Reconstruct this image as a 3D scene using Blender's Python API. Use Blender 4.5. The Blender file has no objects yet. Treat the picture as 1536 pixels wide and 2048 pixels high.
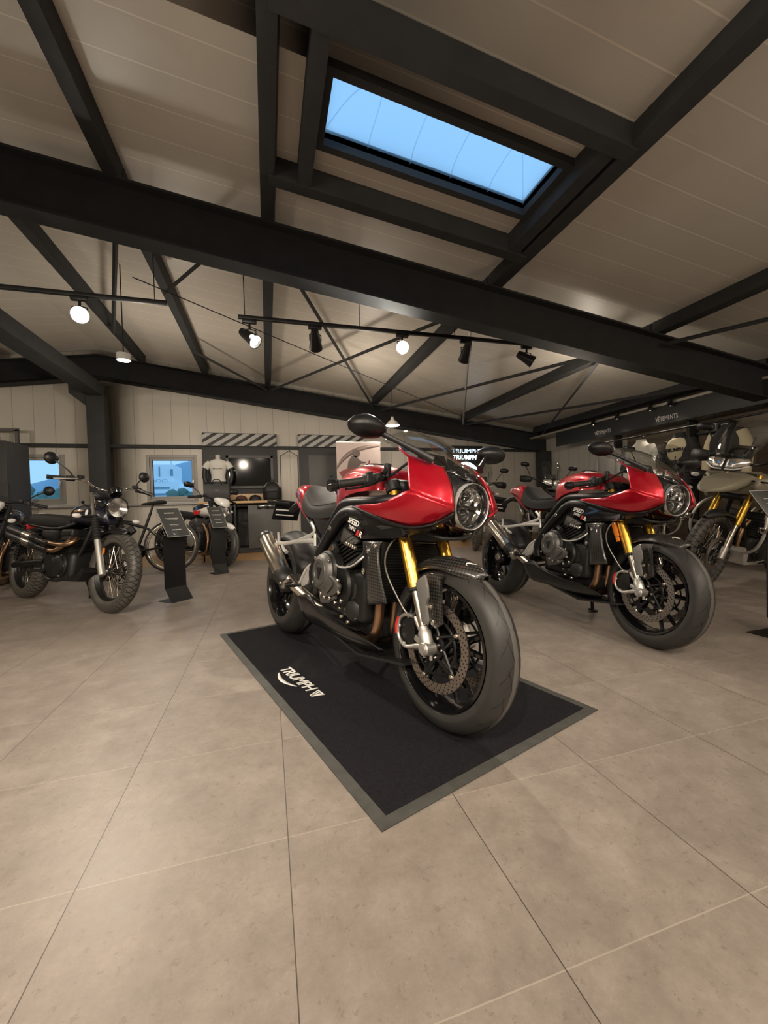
# Motorcycle showroom under a sloped roof at dusk - every object built in mesh code
import bpy, bmesh, math, random
from mathutils import Vector, Matrix
PI = math.pi
random.seed(4)
scene = bpy.context.scene
COL = scene.collection
V = Vector

# ---------------------------------------------------------------- mesh builder
def catmull(pts, n):
    pts = [V(p) for p in pts]
    if n <= 1 or len(pts) < 3: return pts
    out = []
    for i in range(len(pts) - 1):
        p0 = pts[i - 1] if i else pts[0] * 2 - pts[1]
        p1, p2 = pts[i], pts[i + 1]
        p3 = pts[i + 2] if i + 2 < len(pts) else pts[-1] * 2 - pts[-2]
        for k in range(n):
            t = k / n
            out.append(0.5 * (2 * p1 + (p2 - p0) * t + (2 * p0 - 5 * p1 + 4 * p2 - p3) * t * t + (3 * p1 - p0 - 3 * p2 + p3) * t ** 3))
    out.append(pts[-1])
    return out

def lerp_list(r, n, m):
    if not isinstance(r, (list, tuple)): return [r] * m
    out = []
    for i in range(m):
        f = i / (m - 1) * (len(r) - 1); a = min(int(f), len(r) - 2)
        out.append(r[a] + (r[a + 1] - r[a]) * (f - a))
    return out

class MB:
    def __init__(s): s.bm = bmesh.new()
    def _face(s, vs):
        try: s.bm.faces.new(vs)
        except ValueError: pass
    def box(s, c, size, rot=None, bev=0.0, seg=2):
        r = bmesh.ops.create_cube(s.bm, size=1.0)
        vs = r['verts']
        bmesh.ops.scale(s.bm, vec=size, verts=vs)
        if bev > 0:
            es = list({e for v in vs for e in v.link_edges})
            b = bmesh.ops.bevel(s.bm, geom=es, offset=bev, segments=seg, affect='EDGES', profile=0.6)
            vs = list({v for f in b['faces'] for v in f.verts} | {v for v in vs if v.is_valid})
        m = Matrix.Translation(V(c))
        if rot is not None: m = m @ (rot.to_4x4() if isinstance(rot, Matrix) else Matrix(rot))
        bmesh.ops.transform(s.bm, matrix=m, verts=vs)
        return s
    def tube(s, pts, r, seg=10, n=1, cap=True, flat=1.0):
        k = len(pts)
        P = catmull(pts, n)
        R = lerp_list(r, k, len(P))
        rings = []; T0 = None; N = None
        for i, p in enumerate(P):
            t = (P[min(i + 1, len(P) - 1)] - P[max(i - 1, 0)]).normalized()
            if N is None:
                a = V((0, 0, 1)) if abs(t.z) < .9 else V((1, 0, 0))
                N = (a - t * a.dot(t)).normalized()
            else:
                N = (N - t * N.dot(t)).normalized()
            B = t.cross(N)
            rings.append([s.bm.verts.new(p + (N * math.cos(2 * PI * j / seg) + B * flat * math.sin(2 * PI * j / seg)) * R[i]) for j in range(seg)])
        for a, b in zip(rings, rings[1:]):
            for j in range(seg):
                s._face((a[j], a[(j + 1) % seg], b[(j + 1) % seg], b[j]))
        if cap:
            s._face(rings[0][::-1]); s._face(rings[-1])
        return s
    def lathe(s, prof, o=(0, 0, 0), d=(0, 1, 0), seg=32, closed=False, ang=(0, 2 * PI), sx=1.0, cap=True):
        """prof: list of (radius, height along d)"""
        o = V(o); d = V(d).normalized()
        a = V((0, 0, 1)) if abs(d.z) < .9 else V((1, 0, 0))
        N = (a - d * a.dot(d)).normalized(); B = d.cross(N)
        full = abs(ang[1] - ang[0] - 2 * PI) < 1e-6
        m = seg if full else seg + 1
        rings = []
        for j in range(m):
            t = ang[0] + (ang[1] - ang[0]) * j / seg
            u = N * math.cos(t) + B * sx * math.sin(t)
            rings.append([s.bm.verts.new(o + u * r + d * h) for r, h in prof])
        np_ = len(prof)
        for j in range(seg):
            a, b = rings[j], rings[(j + 1) % m]
            for i in range(np_ if closed else np_ - 1):
                i2 = (i + 1) % np_
                s._face((a[i], b[i], b[i2], a[i2]))
        if not closed and full and cap:
            if prof[0][0] > 1e-5: s._face([r[0] for r in rings])
            if prof[-1][0] > 1e-5: s._face([r[-1] for r in rings][::-1])
        elif closed and not full:
            s._face(rings[0]); s._face(rings[-1][::-1])
        return s
    def cyl(s, a, b, r, seg=16, r2=None, bev=0.0):
        a, b = V(a), V(b); L = (b - a).length; r2 = r if r2 is None else r2
        if bev > 0: pr = [(r - bev, 0), (r, bev), (r2, L - bev), (r2 - bev, L)]
        else: pr = [(r, 0), (r2, L)]
        return s.lathe([(0, 0)] + pr + [(0, L)], a, b - a, seg)
    def prism(s, poly, d, bev=0.0, seg=2):
        """poly: 3D outline; d: extrusion vector"""
        d = V(d)
        a = [s.bm.verts.new(V(p)) for p in poly]
        b = [s.bm.verts.new(V(p) + d) for p in poly]
        n = len(a)
        fs = []
        try:
            fs.append(s.bm.faces.new(a)); fs.append(s.bm.faces.new(b[::-1]))
        except ValueError: pass
        for i in range(n):
            try: fs.append(s.bm.faces.new((a[i], b[i], b[(i + 1) % n], a[(i + 1) % n])))
            except ValueError: pass
        if bev > 0:
            es = list({e for f in fs for e in f.edges})
            bmesh.ops.bevel(s.bm, geom=es, offset=bev, segments=seg, affect='EDGES', profile=0.6)
        return s
    def loft(s, rings, cap=True, n=1, closed=True):
        if n > 1:
            cols = [catmull([r[j] for r in rings], n) for j in range(len(rings[0]))]
            rings = [[c[i] for c in cols] for i in range(len(cols[0]))]
        vr = [[s.bm.verts.new(V(p)) for p in r] for r in rings]
        m = len(vr[0])
        for a, b in zip(vr, vr[1:]):
            for j in range(m if closed else m - 1):
                s._face((a[j], a[(j + 1) % m], b[(j + 1) % m], b[j]))
        if cap and closed:
            s._face(vr[0][::-1]); s._face(vr[-1])
        return s
    def sheet(s, rows, nu=4, nv=4):
        R = [catmull(r, nv) for r in rows]
        cols = [catmull([r[j] for r in R], nu) for j in range(len(R[0]))]
        vr = [[s.bm.verts.new(c[i]) for c in cols] for i in range(len(cols[0]))]
        for a, b in zip(vr, vr[1:]):
            for j in range(len(a) - 1): s._face((a[j], a[j + 1], b[j + 1], b[j]))
        return s
    def ball(s, c, r, seg=16):
        r = r if isinstance(r, (tuple, list)) else (r, r, r)
        k = bmesh.ops.create_uvsphere(s.bm, u_segments=seg, v_segments=max(6, seg // 2), radius=1.0)
        bmesh.ops.transform(s.bm, matrix=Matrix.Translation(V(c)) @ Matrix.Diagonal((*r, 1)), verts=k['verts'])
        return s
    def bolt(s, c, d, r=.006, h=.006):
        c = V(c); d = V(d).normalized()
        return s.lathe([(0, -h * .2), (r, -h * .2), (r, h * .7), (r * .7, h), (r * .45, h), (r * .4, h * .5), (0, h * .5)], c, d, 8)
    def build(s, name, m, parent=None, loc=None, smooth=38, thick=0.0, sub=0, off=-1.0, bevel=0.0):
        bmesh.ops.remove_doubles(s.bm, verts=s.bm.verts, dist=1e-5)
        bmesh.ops.recalc_face_normals(s.bm, faces=s.bm.faces)
        me = bpy.data.meshes.new(name); s.bm.to_mesh(me); s.bm.free()
        if loc is not None:
            me.transform(Matrix.Translation(-V(loc)))
        for f in me.polygons: f.use_smooth = True
        me.set_sharp_from_angle(angle=math.radians(smooth))
        for q in (m if isinstance(m, (list, tuple)) else [m]): me.materials.append(q)
        o = bpy.data.objects.new(name, me); COL.objects.link(o)
        if parent: o.parent = parent
        if loc is not None: o.location = loc
        if thick:
            q = o.modifiers.new('thickness', 'SOLIDIFY'); q.thickness = thick; q.offset = off
        if sub:
            q = o.modifiers.new('round', 'SUBSURF'); q.levels = sub; q.render_levels = sub
        return o

def bolts(name, m, parent, specs):
    for c, d, r, h in specs: MB().bolt(c, d, r, h).build(name, m, parent)
def mirror(p): return (p[0], -p[1], p[2])
def both(p, s): return (p[0], p[1] * s, p[2])

def thing(name, label, cat, loc=(0, 0, 0), rot=(0, 0, 0), group=None):
    o = bpy.data.objects.new(name, None); COL.objects.link(o)
    o.location = loc; o.rotation_euler = rot; o.empty_display_size = .1
    o['label'] = label; o['category'] = cat
    if group: o['group'] = group
    return o
def tag(o, label, cat, group=None):
    o['label'] = label; o['category'] = cat
    if group: o['group'] = group
    return o
def struct(o):
    o['kind'] = 'structure'; return o
def dup(root, label=None, loc=None, rot=None, group=None):
    def cp(o, par):
        c = o.copy(); COL.objects.link(c)
        if par is not None:
            c.parent = par; c.matrix_parent_inverse = Matrix()
        for ch in list(o.children): cp(ch, c)
        return c
    r = cp(root, None)
    if label: r['label'] = label
    if loc is not None: r.location = loc
    if rot is not None: r.rotation_euler = rot
    if group: r['group'] = group
    return r

def lettering(name, body, size, m, parent, o, xd, yd, ext=.0006, shear=0.0, spacing=1.0, align='LEFT', bold=0.0, fit=None):
    """raised letters: o = baseline start, xd = reading direction, yd = up direction"""
    cu = bpy.data.curves.new(name, 'FONT'); cu.body = body; cu.size = size
    cu.extrude = ext; cu.shear = shear; cu.space_character = spacing; cu.align_x = align
    cu.offset = bold; cu.resolution_u = 3
    t = bpy.data.objects.new(name, cu); COL.objects.link(t)
    dg = bpy.context.evaluated_depsgraph_get()
    me = bpy.data.meshes.new_from_object(t.evaluated_get(dg)); me.name = name
    bpy.data.objects.remove(t); bpy.data.curves.remove(cu)
    if fit:
        xs = [v.co.x for v in me.vertices]; ys = [v.co.y for v in me.vertices]
        me.transform(Matrix.Diagonal((fit[0] / (max(xs) - min(xs)), fit[1] / (max(ys) - min(ys)), 1, 1)) @ Matrix.Translation((-min(xs), -min(ys), 0)))
    x = V(xd).normalized(); y = V(yd); y = (y - x * y.dot(x)).normalized(); z = x.cross(y)
    M = Matrix((x, y, z)).transposed().to_4x4(); M.translation = V(o)
    me.transform(M); me.materials.clear(); me.materials.append(m)
    ob = bpy.data.objects.new(name, me); COL.objects.link(ob)
    if parent: ob.parent = parent
    return ob

# ---------------------------------------------------------------- materials
def pbsdf(name):
    m = bpy.data.materials.new(name); m.use_nodes = True
    return m, m.node_tree, m.node_tree.nodes['Principled BSDF']
def mat(name, col, rough=.5, metal=0.0, coat=0.0, noise=None, bump=None, spec=.5, emit=None, trans=0.0, sheen=0.0, aniso=0.0):
    """noise=(scale, amount) colour variation; bump=(scale, strength) fine surface relief"""
    m, nt, b = pbsdf(name)
    b.inputs['Base Color'].default_value = (*col, 1); b.inputs['Roughness'].default_value = rough
    b.inputs['Metallic'].default_value = metal; b.inputs['Coat Weight'].default_value = coat
    b.inputs['Coat Roughness'].default_value = .04; b.inputs['Specular IOR Level'].default_value = spec
    b.inputs['Transmission Weight'].default_value = trans
    if sheen: b.inputs['Sheen Weight'].default_value = sheen
    if aniso: b.inputs['Anisotropic'].default_value = aniso
    if emit:
        b.inputs['Emission Color'].default_value = (*emit[0], 1); b.inputs['Emission Strength'].default_value = emit[1]
    if noise or bump:
        tc = nt.nodes.new('ShaderNodeTexCoord')
    if noise:
        nz = nt.nodes.new('ShaderNodeTexNoise'); nz.inputs['Scale'].default_value = noise[0]; nz.inputs['Detail'].default_value = 6
        nt.links.new(tc.outputs['Object'], nz.inputs['Vector'])
        mx = nt.nodes.new('ShaderNodeMix'); mx.data_type = 'RGBA'
        a = noise[1]
        mx.inputs['A'].default_value = (*[c * (1 - a) for c in col], 1)
        mx.inputs['B'].default_value = (*[min(1, c * (1 + a)) for c in col], 1)
        nt.links.new(nz.outputs['Fac'], mx.inputs['Factor']); nt.links.new(mx.outputs['Result'], b.inputs['Base Color'])
    if bump:
        nz = nt.nodes.new('ShaderNodeTexNoise'); nz.inputs['Scale'].default_value = bump[0]; nz.inputs['Detail'].default_value = 4
        nt.links.new(tc.outputs['Object'], nz.inputs['Vector'])
        bp = nt.nodes.new('ShaderNodeBump'); bp.inputs['Strength'].default_value = bump[1]; bp.inputs['Distance'].default_value = .002
        nt.links.new(nz.outputs['Fac'], bp.inputs['Height']); nt.links.new(bp.outputs['Normal'], b.inputs['Normal'])
    return m

class NG:
    """tiny node-graph writer"""
    def __init__(s, nt): s.nt = nt
    def val(s, x, sock):
        if isinstance(x, (int, float)): sock.default_value = x
        elif isinstance(x, tuple): sock.default_value = x
        else: s.nt.links.new(x, sock)
    def m(s, op, *a):
        n = s.nt.nodes.new('ShaderNodeMath'); n.operation = op
        for i, x in enumerate(a): s.val(x, n.inputs[i])
        return n.outputs[0]
    def obj(s):
        tc = s.nt.nodes.new('ShaderNodeTexCoord'); sp = s.nt.nodes.new('ShaderNodeSeparateXYZ')
        s.nt.links.new(tc.outputs['Object'], sp.inputs[0]); s.tc = tc
        return sp.outputs
    def noise(s, scale, detail=5, vec=None, rough=.5):
        n = s.nt.nodes.new('ShaderNodeTexNoise'); n.inputs['Scale'].default_value = scale; n.inputs['Detail'].default_value = detail
        n.inputs['Roughness'].default_value = rough
        s.nt.links.new(vec or s.tc.outputs['Object'], n.inputs['Vector']); return n.outputs['Fac']
    def ramp(s, fac, stops):
        n = s.nt.nodes.new('ShaderNodeValToRGB'); e = n.color_ramp.elements
        while len(e) < len(stops): e.new(.5)
        for q, (p, c) in zip(e, stops): q.position = p; q.color = (*c, 1) if len(c) == 3 else c
        s.nt.links.new(fac, n.inputs[0]); return n.outputs[0]
    def mix(s, fac, a, b):
        n = s.nt.nodes.new('ShaderNodeMix'); n.data_type = 'RGBA'
        s.val(fac, n.inputs['Factor'])
        for x, k in ((a, 'A'), (b, 'B')):
            if isinstance(x, tuple): n.inputs[k].default_value = (*x, 1) if len(x) == 3 else x
            else: s.nt.links.new(x, n.inputs[k])
        return n.outputs['Result']
    def bump(s, h, strength, dist, bsdf):
        n = s.nt.nodes.new('ShaderNodeBump'); n.inputs['Strength'].default_value = strength; n.inputs['Distance'].default_value = dist
        s.nt.links.new(h, n.inputs['Height']); s.nt.links.new(n.outputs['Normal'], bsdf.inputs['Normal'])

def glass_mat(name, tint, fres=.35, rough=.02, opac=.05):
    """thin clear sheet: see-through, with reflections growing at grazing angles"""
    m = bpy.data.materials.new(name); m.use_nodes = True; nt = m.node_tree; nt.nodes.clear()
    o = nt.nodes.new('ShaderNodeOutputMaterial'); t = nt.nodes.new('ShaderNodeBsdfTransparent'); g = nt.nodes.new('ShaderNodeBsdfGlossy')
    t.inputs[0].default_value = (*tint, 1); g.inputs['Roughness'].default_value = rough
    lw = nt.nodes.new('ShaderNodeLayerWeight'); lw.inputs[0].default_value = .5
    pw = nt.nodes.new('ShaderNodeMath'); pw.operation = 'POWER'; pw.inputs[1].default_value = 3.5
    ad = nt.nodes.new('ShaderNodeMath'); ad.operation = 'MULTIPLY_ADD'; ad.inputs[1].default_value = fres; ad.inputs[2].default_value = opac; ad.use_clamp = True
    mx = nt.nodes.new('ShaderNodeMixShader')
    nt.links.new(lw.outputs['Facing'], pw.inputs[0]); nt.links.new(pw.outputs[0], ad.inputs[0]); nt.links.new(ad.outputs[0], mx.inputs[0])
    nt.links.new(t.outputs[0], mx.inputs[1]); nt.links.new(g.outputs[0], mx.inputs[2]); nt.links.new(mx.outputs[0], o.inputs[0])
    return m

def wheel_polar(g):
    x, y, z = g.obj()
    ang = g.m('ARCTAN2', z, x); rad = g.m('SQRT', g.m('ADD', g.m('MULTIPLY', x, x), g.m('MULTIPLY', z, z)))
    return x, y, z, ang, rad

def tyre_mat(name, n, style):
    """rubber with moulded grooves laid out around the axle"""
    m, nt, b = pbsdf(name); g = NG(nt)
    x, y, z, ang, rad = wheel_polar(g)
    ay = g.m('ABSOLUTE', y)
    a = g.m('MULTIPLY', ang, n / (2 * PI))
    if style == 'road':
        u = g.m('FRACT', g.m('ADD', a, g.m('MULTIPLY', ay, 22.0)))
        line = g.m('LESS_THAN', g.m('ABSOLUTE', g.m('SUBTRACT', u, .5)), .022)
        band = g.m('LESS_THAN', g.m('ABSOLUTE', g.m('SUBTRACT', ay, .030)), .017)
        u2 = g.m('FRACT', g.m('SUBTRACT', g.m('ADD', a, .5), g.m('MULTIPLY', ay, 34.0)))
        line2 = g.m('LESS_THAN', g.m('ABSOLUTE', g.m('SUBTRACT', u2, .5)), .045)
        band2 = g.m('LESS_THAN', g.m('ABSOLUTE', g.m('SUBTRACT', ay, .019)), .011)
        gr = g.m('MAXIMUM', g.m('MULTIPLY', line, band), g.m('MULTIPLY', line2, band2))
    else:
        # diamond block pattern
        k = 15.0 if style == 'block' else 10.0
        u = g.m('FRACT', g.m('ADD', a, g.m('MULTIPLY', y, k)))
        w = g.m('FRACT', g.m('SUBTRACT', a, g.m('MULTIPLY', y, k)))
        l1 = g.m('LESS_THAN', u, .13); l2 = g.m('LESS_THAN', w, .13)
        gr = g.m('MAXIMUM', l1, l2)
        gr = g.m('MULTIPLY', gr, g.m('GREATER_THAN', rad, .27))
    dust = g.noise(14, 5)
    if style == 'road':
        col = g.mix(dust, (.020, .0195, .019), (.038, .0365, .034))
        worn = g.m('MULTIPLY', g.m('LESS_THAN', g.m('ADD', ay, g.m('MULTIPLY', dust, .012)), .017), .75)
        grain = g.noise(420, 2)
        col = g.mix(g.m('MULTIPLY', worn, g.m('ADD', .4, grain)), col, (.13, .125, .113))
        col = g.mix(g.m('MULTIPLY', g.m('LESS_THAN', rad, .250), .6), col, (.042, .042, .038))
    else:
        col = g.mix(dust, (.045, .042, .036), (.105, .098, .085))
    col = g.mix(gr, col, (.004, .004, .004))
    nt.links.new(col, b.inputs['Base Color']); b.inputs['Roughness'].default_value = .46
    inv = g.m('SUBTRACT', 1.0, gr)
    g.bump(inv, .8, .003, b)
    return m

def disc_mat(name, r0, r1, rows, n):
    """brushed steel disc with rows of drilled holes"""
    m, nt, b = pbsdf(name); g = NG(nt)
    x, y, z, ang, rad = wheel_polar(g)
    dr = (r1 - r0) / rows
    v = g.m('DIVIDE', g.m('SUBTRACT', rad, r0), dr)
    row = g.m('FLOOR', v); fv = g.m('MULTIPLY', g.m('SUBTRACT', g.m('FRACT', v), .5), dr)
    a = g.m('ADD', g.m('MULTIPLY', ang, n / (2 * PI)), g.m('MULTIPLY', row, .37))
    fu = g.m('MULTIPLY', g.m('SUBTRACT', g.m('FRACT', a), .5), 2 * PI * (r0 + r1) / 2 / n)
    d = g.m('SQRT', g.m('ADD', g.m('MULTIPLY', fu, fu), g.m('MULTIPLY', fv, fv)))
    hole = g.m('LESS_THAN', d, .0031)
    col = g.mix(hole, (.42, .37, .33), (.006, .006, .006))
    nt.links.new(col, b.inputs['Base Color'])
    nt.links.new(g.m('SUBTRACT', 1.0, hole), b.inputs['Metallic']); b.inputs['Roughness'].default_value = .36
    return m

def carbon_mat(name):
    m, nt, b = pbsdf(name); g = NG(nt); x, y, z = g.obj()
    s = 260.0
    u = g.m('ADD', g.m('ADD', x, z), g.m('MULTIPLY', y, .6)); w = g.m('SUBTRACT', x, z)
    p = g.m('GREATER_THAN', g.m('SINE', g.m('MULTIPLY', u, s)), 0.0); q = g.m('GREATER_THAN', g.m('SINE', g.m('MULTIPLY', w, s)), 0.0)
    k = g.m('ABSOLUTE', g.m('SUBTRACT', p, q))
    nt.links.new(g.mix(k, (.006, .006, .006), (.040, .038, .034)), b.inputs['Base Color'])
    b.inputs['Roughness'].default_value = .35; b.inputs['Coat Weight'].default_value = .8; b.inputs['Coat Roughness'].default_value = .05
    return m

M = dict(
    red=mat('candy_red_paint', (.50, .003, .018), .30, .5, 1.0, noise=(900, .25)),
    gloss=mat('gloss_black_paint', (.005, .005, .006), .16, 0, .8),
    satin=mat('satin_black_metal', (.009, .009, .010), .40, .2),
    plastic=mat('black_plastic', (.011, .011, .011), .5, bump=(300, .15)),
    rubber=mat('black_rubber', (.010, .010, .010), .6, bump=(220, .2)),
    leather=mat('black_seat_vinyl', (.017, .0165, .016), .62, bump=(160, .35), noise=(8, .2), spec=.3),
    carbon=carbon_mat('carbon_weave'),
    gold=mat('gold_anodised_metal', (.78, .46, .075), .27, 1.0, noise=(40, .06)),
    steel=mat('brushed_steel', (.60, .55, .47), .26, 1.0, noise=(60, .10), aniso=.5),
    alu=mat('cast_aluminium', (.56, .55, .52), .42, .9, noise=(70, .12), bump=(200, .2)),
    silver=mat('silver_painted_bracket', (.66, .65, .62), .34, .55),
    engine=mat('grey_engine_casting', (.12, .116, .108), .42, .55, noise=(90, .15), bump=(260, .25)),
    dark=mat('dark_engine_casting', (.016, .016, .016), .42, .4, noise=(60, .25), bump=(200, .25)),
    header=mat('heat_tinted_steel', (.44, .27, .16), .33, 1.0, noise=(18, .3)),
    belly=mat('dark_belly_paint', (.006, .006, .006), .30, 0, .25),
    guard=mat('grey_guard_metal', (.20, .195, .185), .45, .4),
    hose=mat('steel_braided_hose', (.22, .21, .19), .4, .7),
    chrome=mat('polished_chrome', (.75, .74, .71), .10, 1.0),
    bolt=mat('zinc_bolt', (.70, .66, .58), .25, 1.0),
    screen=glass_mat('clear_wind_screen', (.90, .91, .90), .55, .015, .05),
    lens=glass_mat('clear_lamp_lens', (.96, .96, .96), .4, .01, .04),
    reflector=mat('lamp_reflector', (.82, .82, .80), .20, 1.0, bump=(70, .7)),
    mirror=mat('mirror_glass', (.75, .75, .73), .03, 1.0),
    white=mat('white_paint', (.72, .71, .68), .35, 0, .3),
    badge=mat('white_lettering', (.78, .77, .74), .5),
    redmark=mat('red_lettering', (.55, .02, .02), .5),
    amber=mat('amber_reflector', (.75, .22, .02), .25, 0, .5),
    navy=mat('dark_navy_paint', (.008, .009, .020), .25, .1, .8),
    bronze=mat('bronze_badge', (.55, .30, .09), .35, .8),
    tyre=tyre_mat('road_tyre_rubber', 20, 'road'),
    block=tyre_mat('block_tread_rubber', 46, 'block'),
    knob=tyre_mat('rally_tread_rubber', 40, 'knob'),
    disc=disc_mat('drilled_disc_steel', .126, .160, 4, 38),
)


# ---------------------------------------------------------------- room shell: ridge along Y at x=-2.72, roof falls to both sides
X0, X1, Y0, Y1 = -9.5, 6.34, -5.6, 8.2
RX, SL = -2.72, .13288
def zr(x, off=0.0):            # underside of the rafters
    return 2.868 - SL * (RX + .848) - SL * abs(x - RX) + off
CEIL = .54

def floor_material():
    m, nt, b = pbsdf('concrete_look_floor_tiles'); g = NG(nt); x, y, z = g.obj()
    ux = g.m('ABSOLUTE', g.m('SUBTRACT', g.m('FRACT', g.m('ADD', g.m('DIVIDE', g.m('SUBTRACT', x, .021), .4575), 100.5)), .5))
    uy = g.m('ABSOLUTE', g.m('SUBTRACT', g.m('FRACT', g.m('ADD', g.m('DIVIDE', g.m('SUBTRACT', y, .584), .4455), 100.5)), .5))
    sx = g.m('LESS_THAN', ux, .0026); sy = g.m('LESS_THAN', uy, .0030)
    ix = g.m('FLOOR', g.m('ADD', g.m('DIVIDE', g.m('SUBTRACT', x, .021), .4575), 100.0)); iy = g.m('FLOOR', g.m('ADD', g.m('DIVIDE', g.m('SUBTRACT', y, .584), .4455), 100.0))
    rnd = g.m('FRACT', g.m('MULTIPLY', g.m('SINE', g.m('ADD', g.m('MULTIPLY', ix, 12.99), g.m('MULTIPLY', iy, 78.23))), 437.5))
    # each tile shifts its own cloudiness
    cmb = nt.nodes.new('ShaderNodeCombineXYZ'); g.val(g.m('ADD', x, g.m('MULTIPLY', rnd, 7.0)), cmb.inputs[0]); g.val(g.m('ADD', y, g.m('MULTIPLY', rnd, 3.0)), cmb.inputs[1])
    cl = g.noise(6.5, 12, cmb.outputs[0], .80); sp = g.noise(44, 10, cmb.outputs[0], .7); fine = g.noise(190, 3, cmb.outputs[0], .6)
    base = g.ramp(cl, [(.28, (.185, .156, .133)), (.50, (.262, .225, .194)), (.72, (.355, .310, .270))])
    base = g.mix(g.m('MULTIPLY', g.m('GREATER_THAN', sp, .60), .42), base, (.155, .125, .098))
    base = g.mix(g.m('MULTIPLY', g.m('GREATER_THAN', fine, .66), .30), base, (.42, .37, .31))
    base = g.mix(g.m('MULTIPLY', rnd, .10), base, (.20, .165, .13))
    base = g.mix(g.m('MULTIPLY', sy, .55), base, (.44, .39, .32))
    base = g.mix(g.m('MULTIPLY', sx, .9), base, (.05, .042, .034))
    nt.links.new(base, b.inputs['Base Color'])
    rg = g.ramp(cl, [(.3, (.36,) * 3), (.7, (.48,) * 3)]); nt.links.new(rg, b.inputs['Roughness'])
    h = g.m('SUBTRACT', g.m('MULTIPLY', fine, .25), g.m('MULTIPLY', g.m('MAXIMUM', sx, g.m('MULTIPLY', sy, .6)), 1.0))
    g.bump(h, .35, .0012, b)
    b.inputs['Specular IOR Level'].default_value = .4
    return m
def ribbed_material(name, axis, pitch, col, depth=.006, width=.10, second=0.0, joint=.55):
    """painted sheet panels with narrow pressed ribs every `pitch` along one axis"""
    m, nt, b = pbsdf(name); g = NG(nt); o = g.obj(); q = o[axis]
    u = g.m('ABSOLUTE', g.m('SUBTRACT', g.m('FRACT', g.m('ADD', g.m('DIVIDE', q, pitch), 200.0)), .5))
    rib = g.m('LESS_THAN', u, width)
    n = 8 if second else 5
    u2 = g.m('ABSOLUTE', g.m('SUBTRACT', g.m('FRACT', g.m('ADD', g.m('DIVIDE', q, pitch / n), 1000.0)), .5))
    fine = g.m('MULTIPLY', g.m('LESS_THAN', u2, .22), .16)
    h = g.m('MAXIMUM', rib, fine)
    nz = g.noise(1.6, 5)
    c = g.mix(nz, tuple(k * .88 for k in col), tuple(min(1, k * 1.08) for k in col))
    c = g.mix(g.m('LESS_THAN', u, width * .35), c, tuple(k * joint for k in col))
    nt.links.new(c, b.inputs['Base Color']); b.inputs['Roughness'].default_value = .42
    g.bump(h, .9, depth, b)
    return m
def wood_material(name, c0, c1, plank=.12, axis=0):
    m, nt, b = pbsdf(name); g = NG(nt); x, y, z = g.obj()
    mp = nt.nodes.new('ShaderNodeMapping'); mp.inputs['Scale'].default_value = (2, 22, 22) if axis == 0 else (22, 2, 22)
    nt.links.new(g.tc.outputs['Object'], mp.inputs[0])
    n = g.noise(1.5, 6, mp.outputs[0], .6)
    col = g.mix(n, c0, c1)
    if plank:
        u = g.m('FRACT', g.m('ADD', g.m('DIVIDE', y if axis == 0 else x, plank), 100.0))
        col = g.mix(g.m('LESS_THAN', u, .03), col, tuple(k * .35 for k in c0))
    nt.links.new(col, b.inputs['Base Color']); b.inputs['Roughness'].default_value = .4
    return m
FLOOR = floor_material()
CEILM = ribbed_material('cream_roof_sheeting', 1, .25, (.70, .66, .585), .012, .05, joint=1.25)
WALLM = ribbed_material('cream_wall_sheeting', 0, .30, (.55, .52, .46), .006, .035)
WALLY = ribbed_material('cream_side_sheeting', 1, .30, (.55, .52, .46), .006, .035)
STEELM = mat('dark_grey_steel', (.046, .048, .050), .72, 0, noise=(6, .25), spec=.25)
FRAMEM = mat('grey_window_frame', (.30, .29, .27), .45)
WOODF = wood_material('oak_floorboards', (.30, .17, .075), (.46, .29, .14), .14)
OAK = wood_material('oak_worktop', (.42, .26, .12), (.60, .41, .22), 0)
PANE = glass_mat('window_glass', (.97, .98, .98), .25, .01, .02)
CABM = mat('charcoal_board', (.030, .030, .031), .55, noise=(12, .15))
CABL = mat('grey_cabinet_board', (.075, .075, .074), .5, noise=(12, .1))

struct(MB().box(((X0 + X1) / 2, (Y0 + 6.62) / 2, -.05), (X1 - X0, 6.62 - Y0, .1)).build('floor', FLOOR))
struct(MB().box(((X0 + X1) / 2, (Y1 + 6.62) / 2, -.05), (X1 - X0, Y1 - 6.62, .1)).build('floor_back', WOODF))

def wall_y(name, y, th, holes, m):
    """wall in the XZ plane with a gabled top, cut into panels round the window openings"""
    k = MB()
    xs = sorted({X0, X1, RX} | {h[0] for h in holes} | {h[1] for h in holes})
    for a, b in zip(xs, xs[1:]):
        mid = (a + b) / 2; hs = sorted([h for h in holes if h[0] <= mid <= h[1]], key=lambda h: h[2])
        z = 0.0
        for h in hs:
            k.prism([(a, y, z), (b, y, z), (b, y, h[2]), (a, y, h[2])], (0, th, 0)); z = h[3]
        k.prism([(a, y, z), (b, y, z), (b, y, zr(b, CEIL + .02)), (a, y, zr(a, CEIL + .02))], (0, th, 0))
    return struct(k.build(name, m, smooth=10))
W1 = (-2.095, -1.245, .97, 1.83); W0 = (-4.25, -3.335, .97, 1.83)
wall_y('wall_back', Y1, .14, [W0, W1], WALLM)
wall_y('wall_front', Y0 - .14, .14, [], WALLM)
struct(MB().box((X1 + .07, (Y0 + Y1) / 2, zr(X1, CEIL) / 2), (.14, Y1 - Y0 + .28, zr(X1, CEIL))).build('wall_right', WALLY))
struct(MB().box((X0 - .07, (Y0 + Y1) / 2, zr(X0, CEIL) / 2), (.14, Y1 - Y0 + .28, zr(X0, CEIL))).build('wall_left', WALLY))
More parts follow.
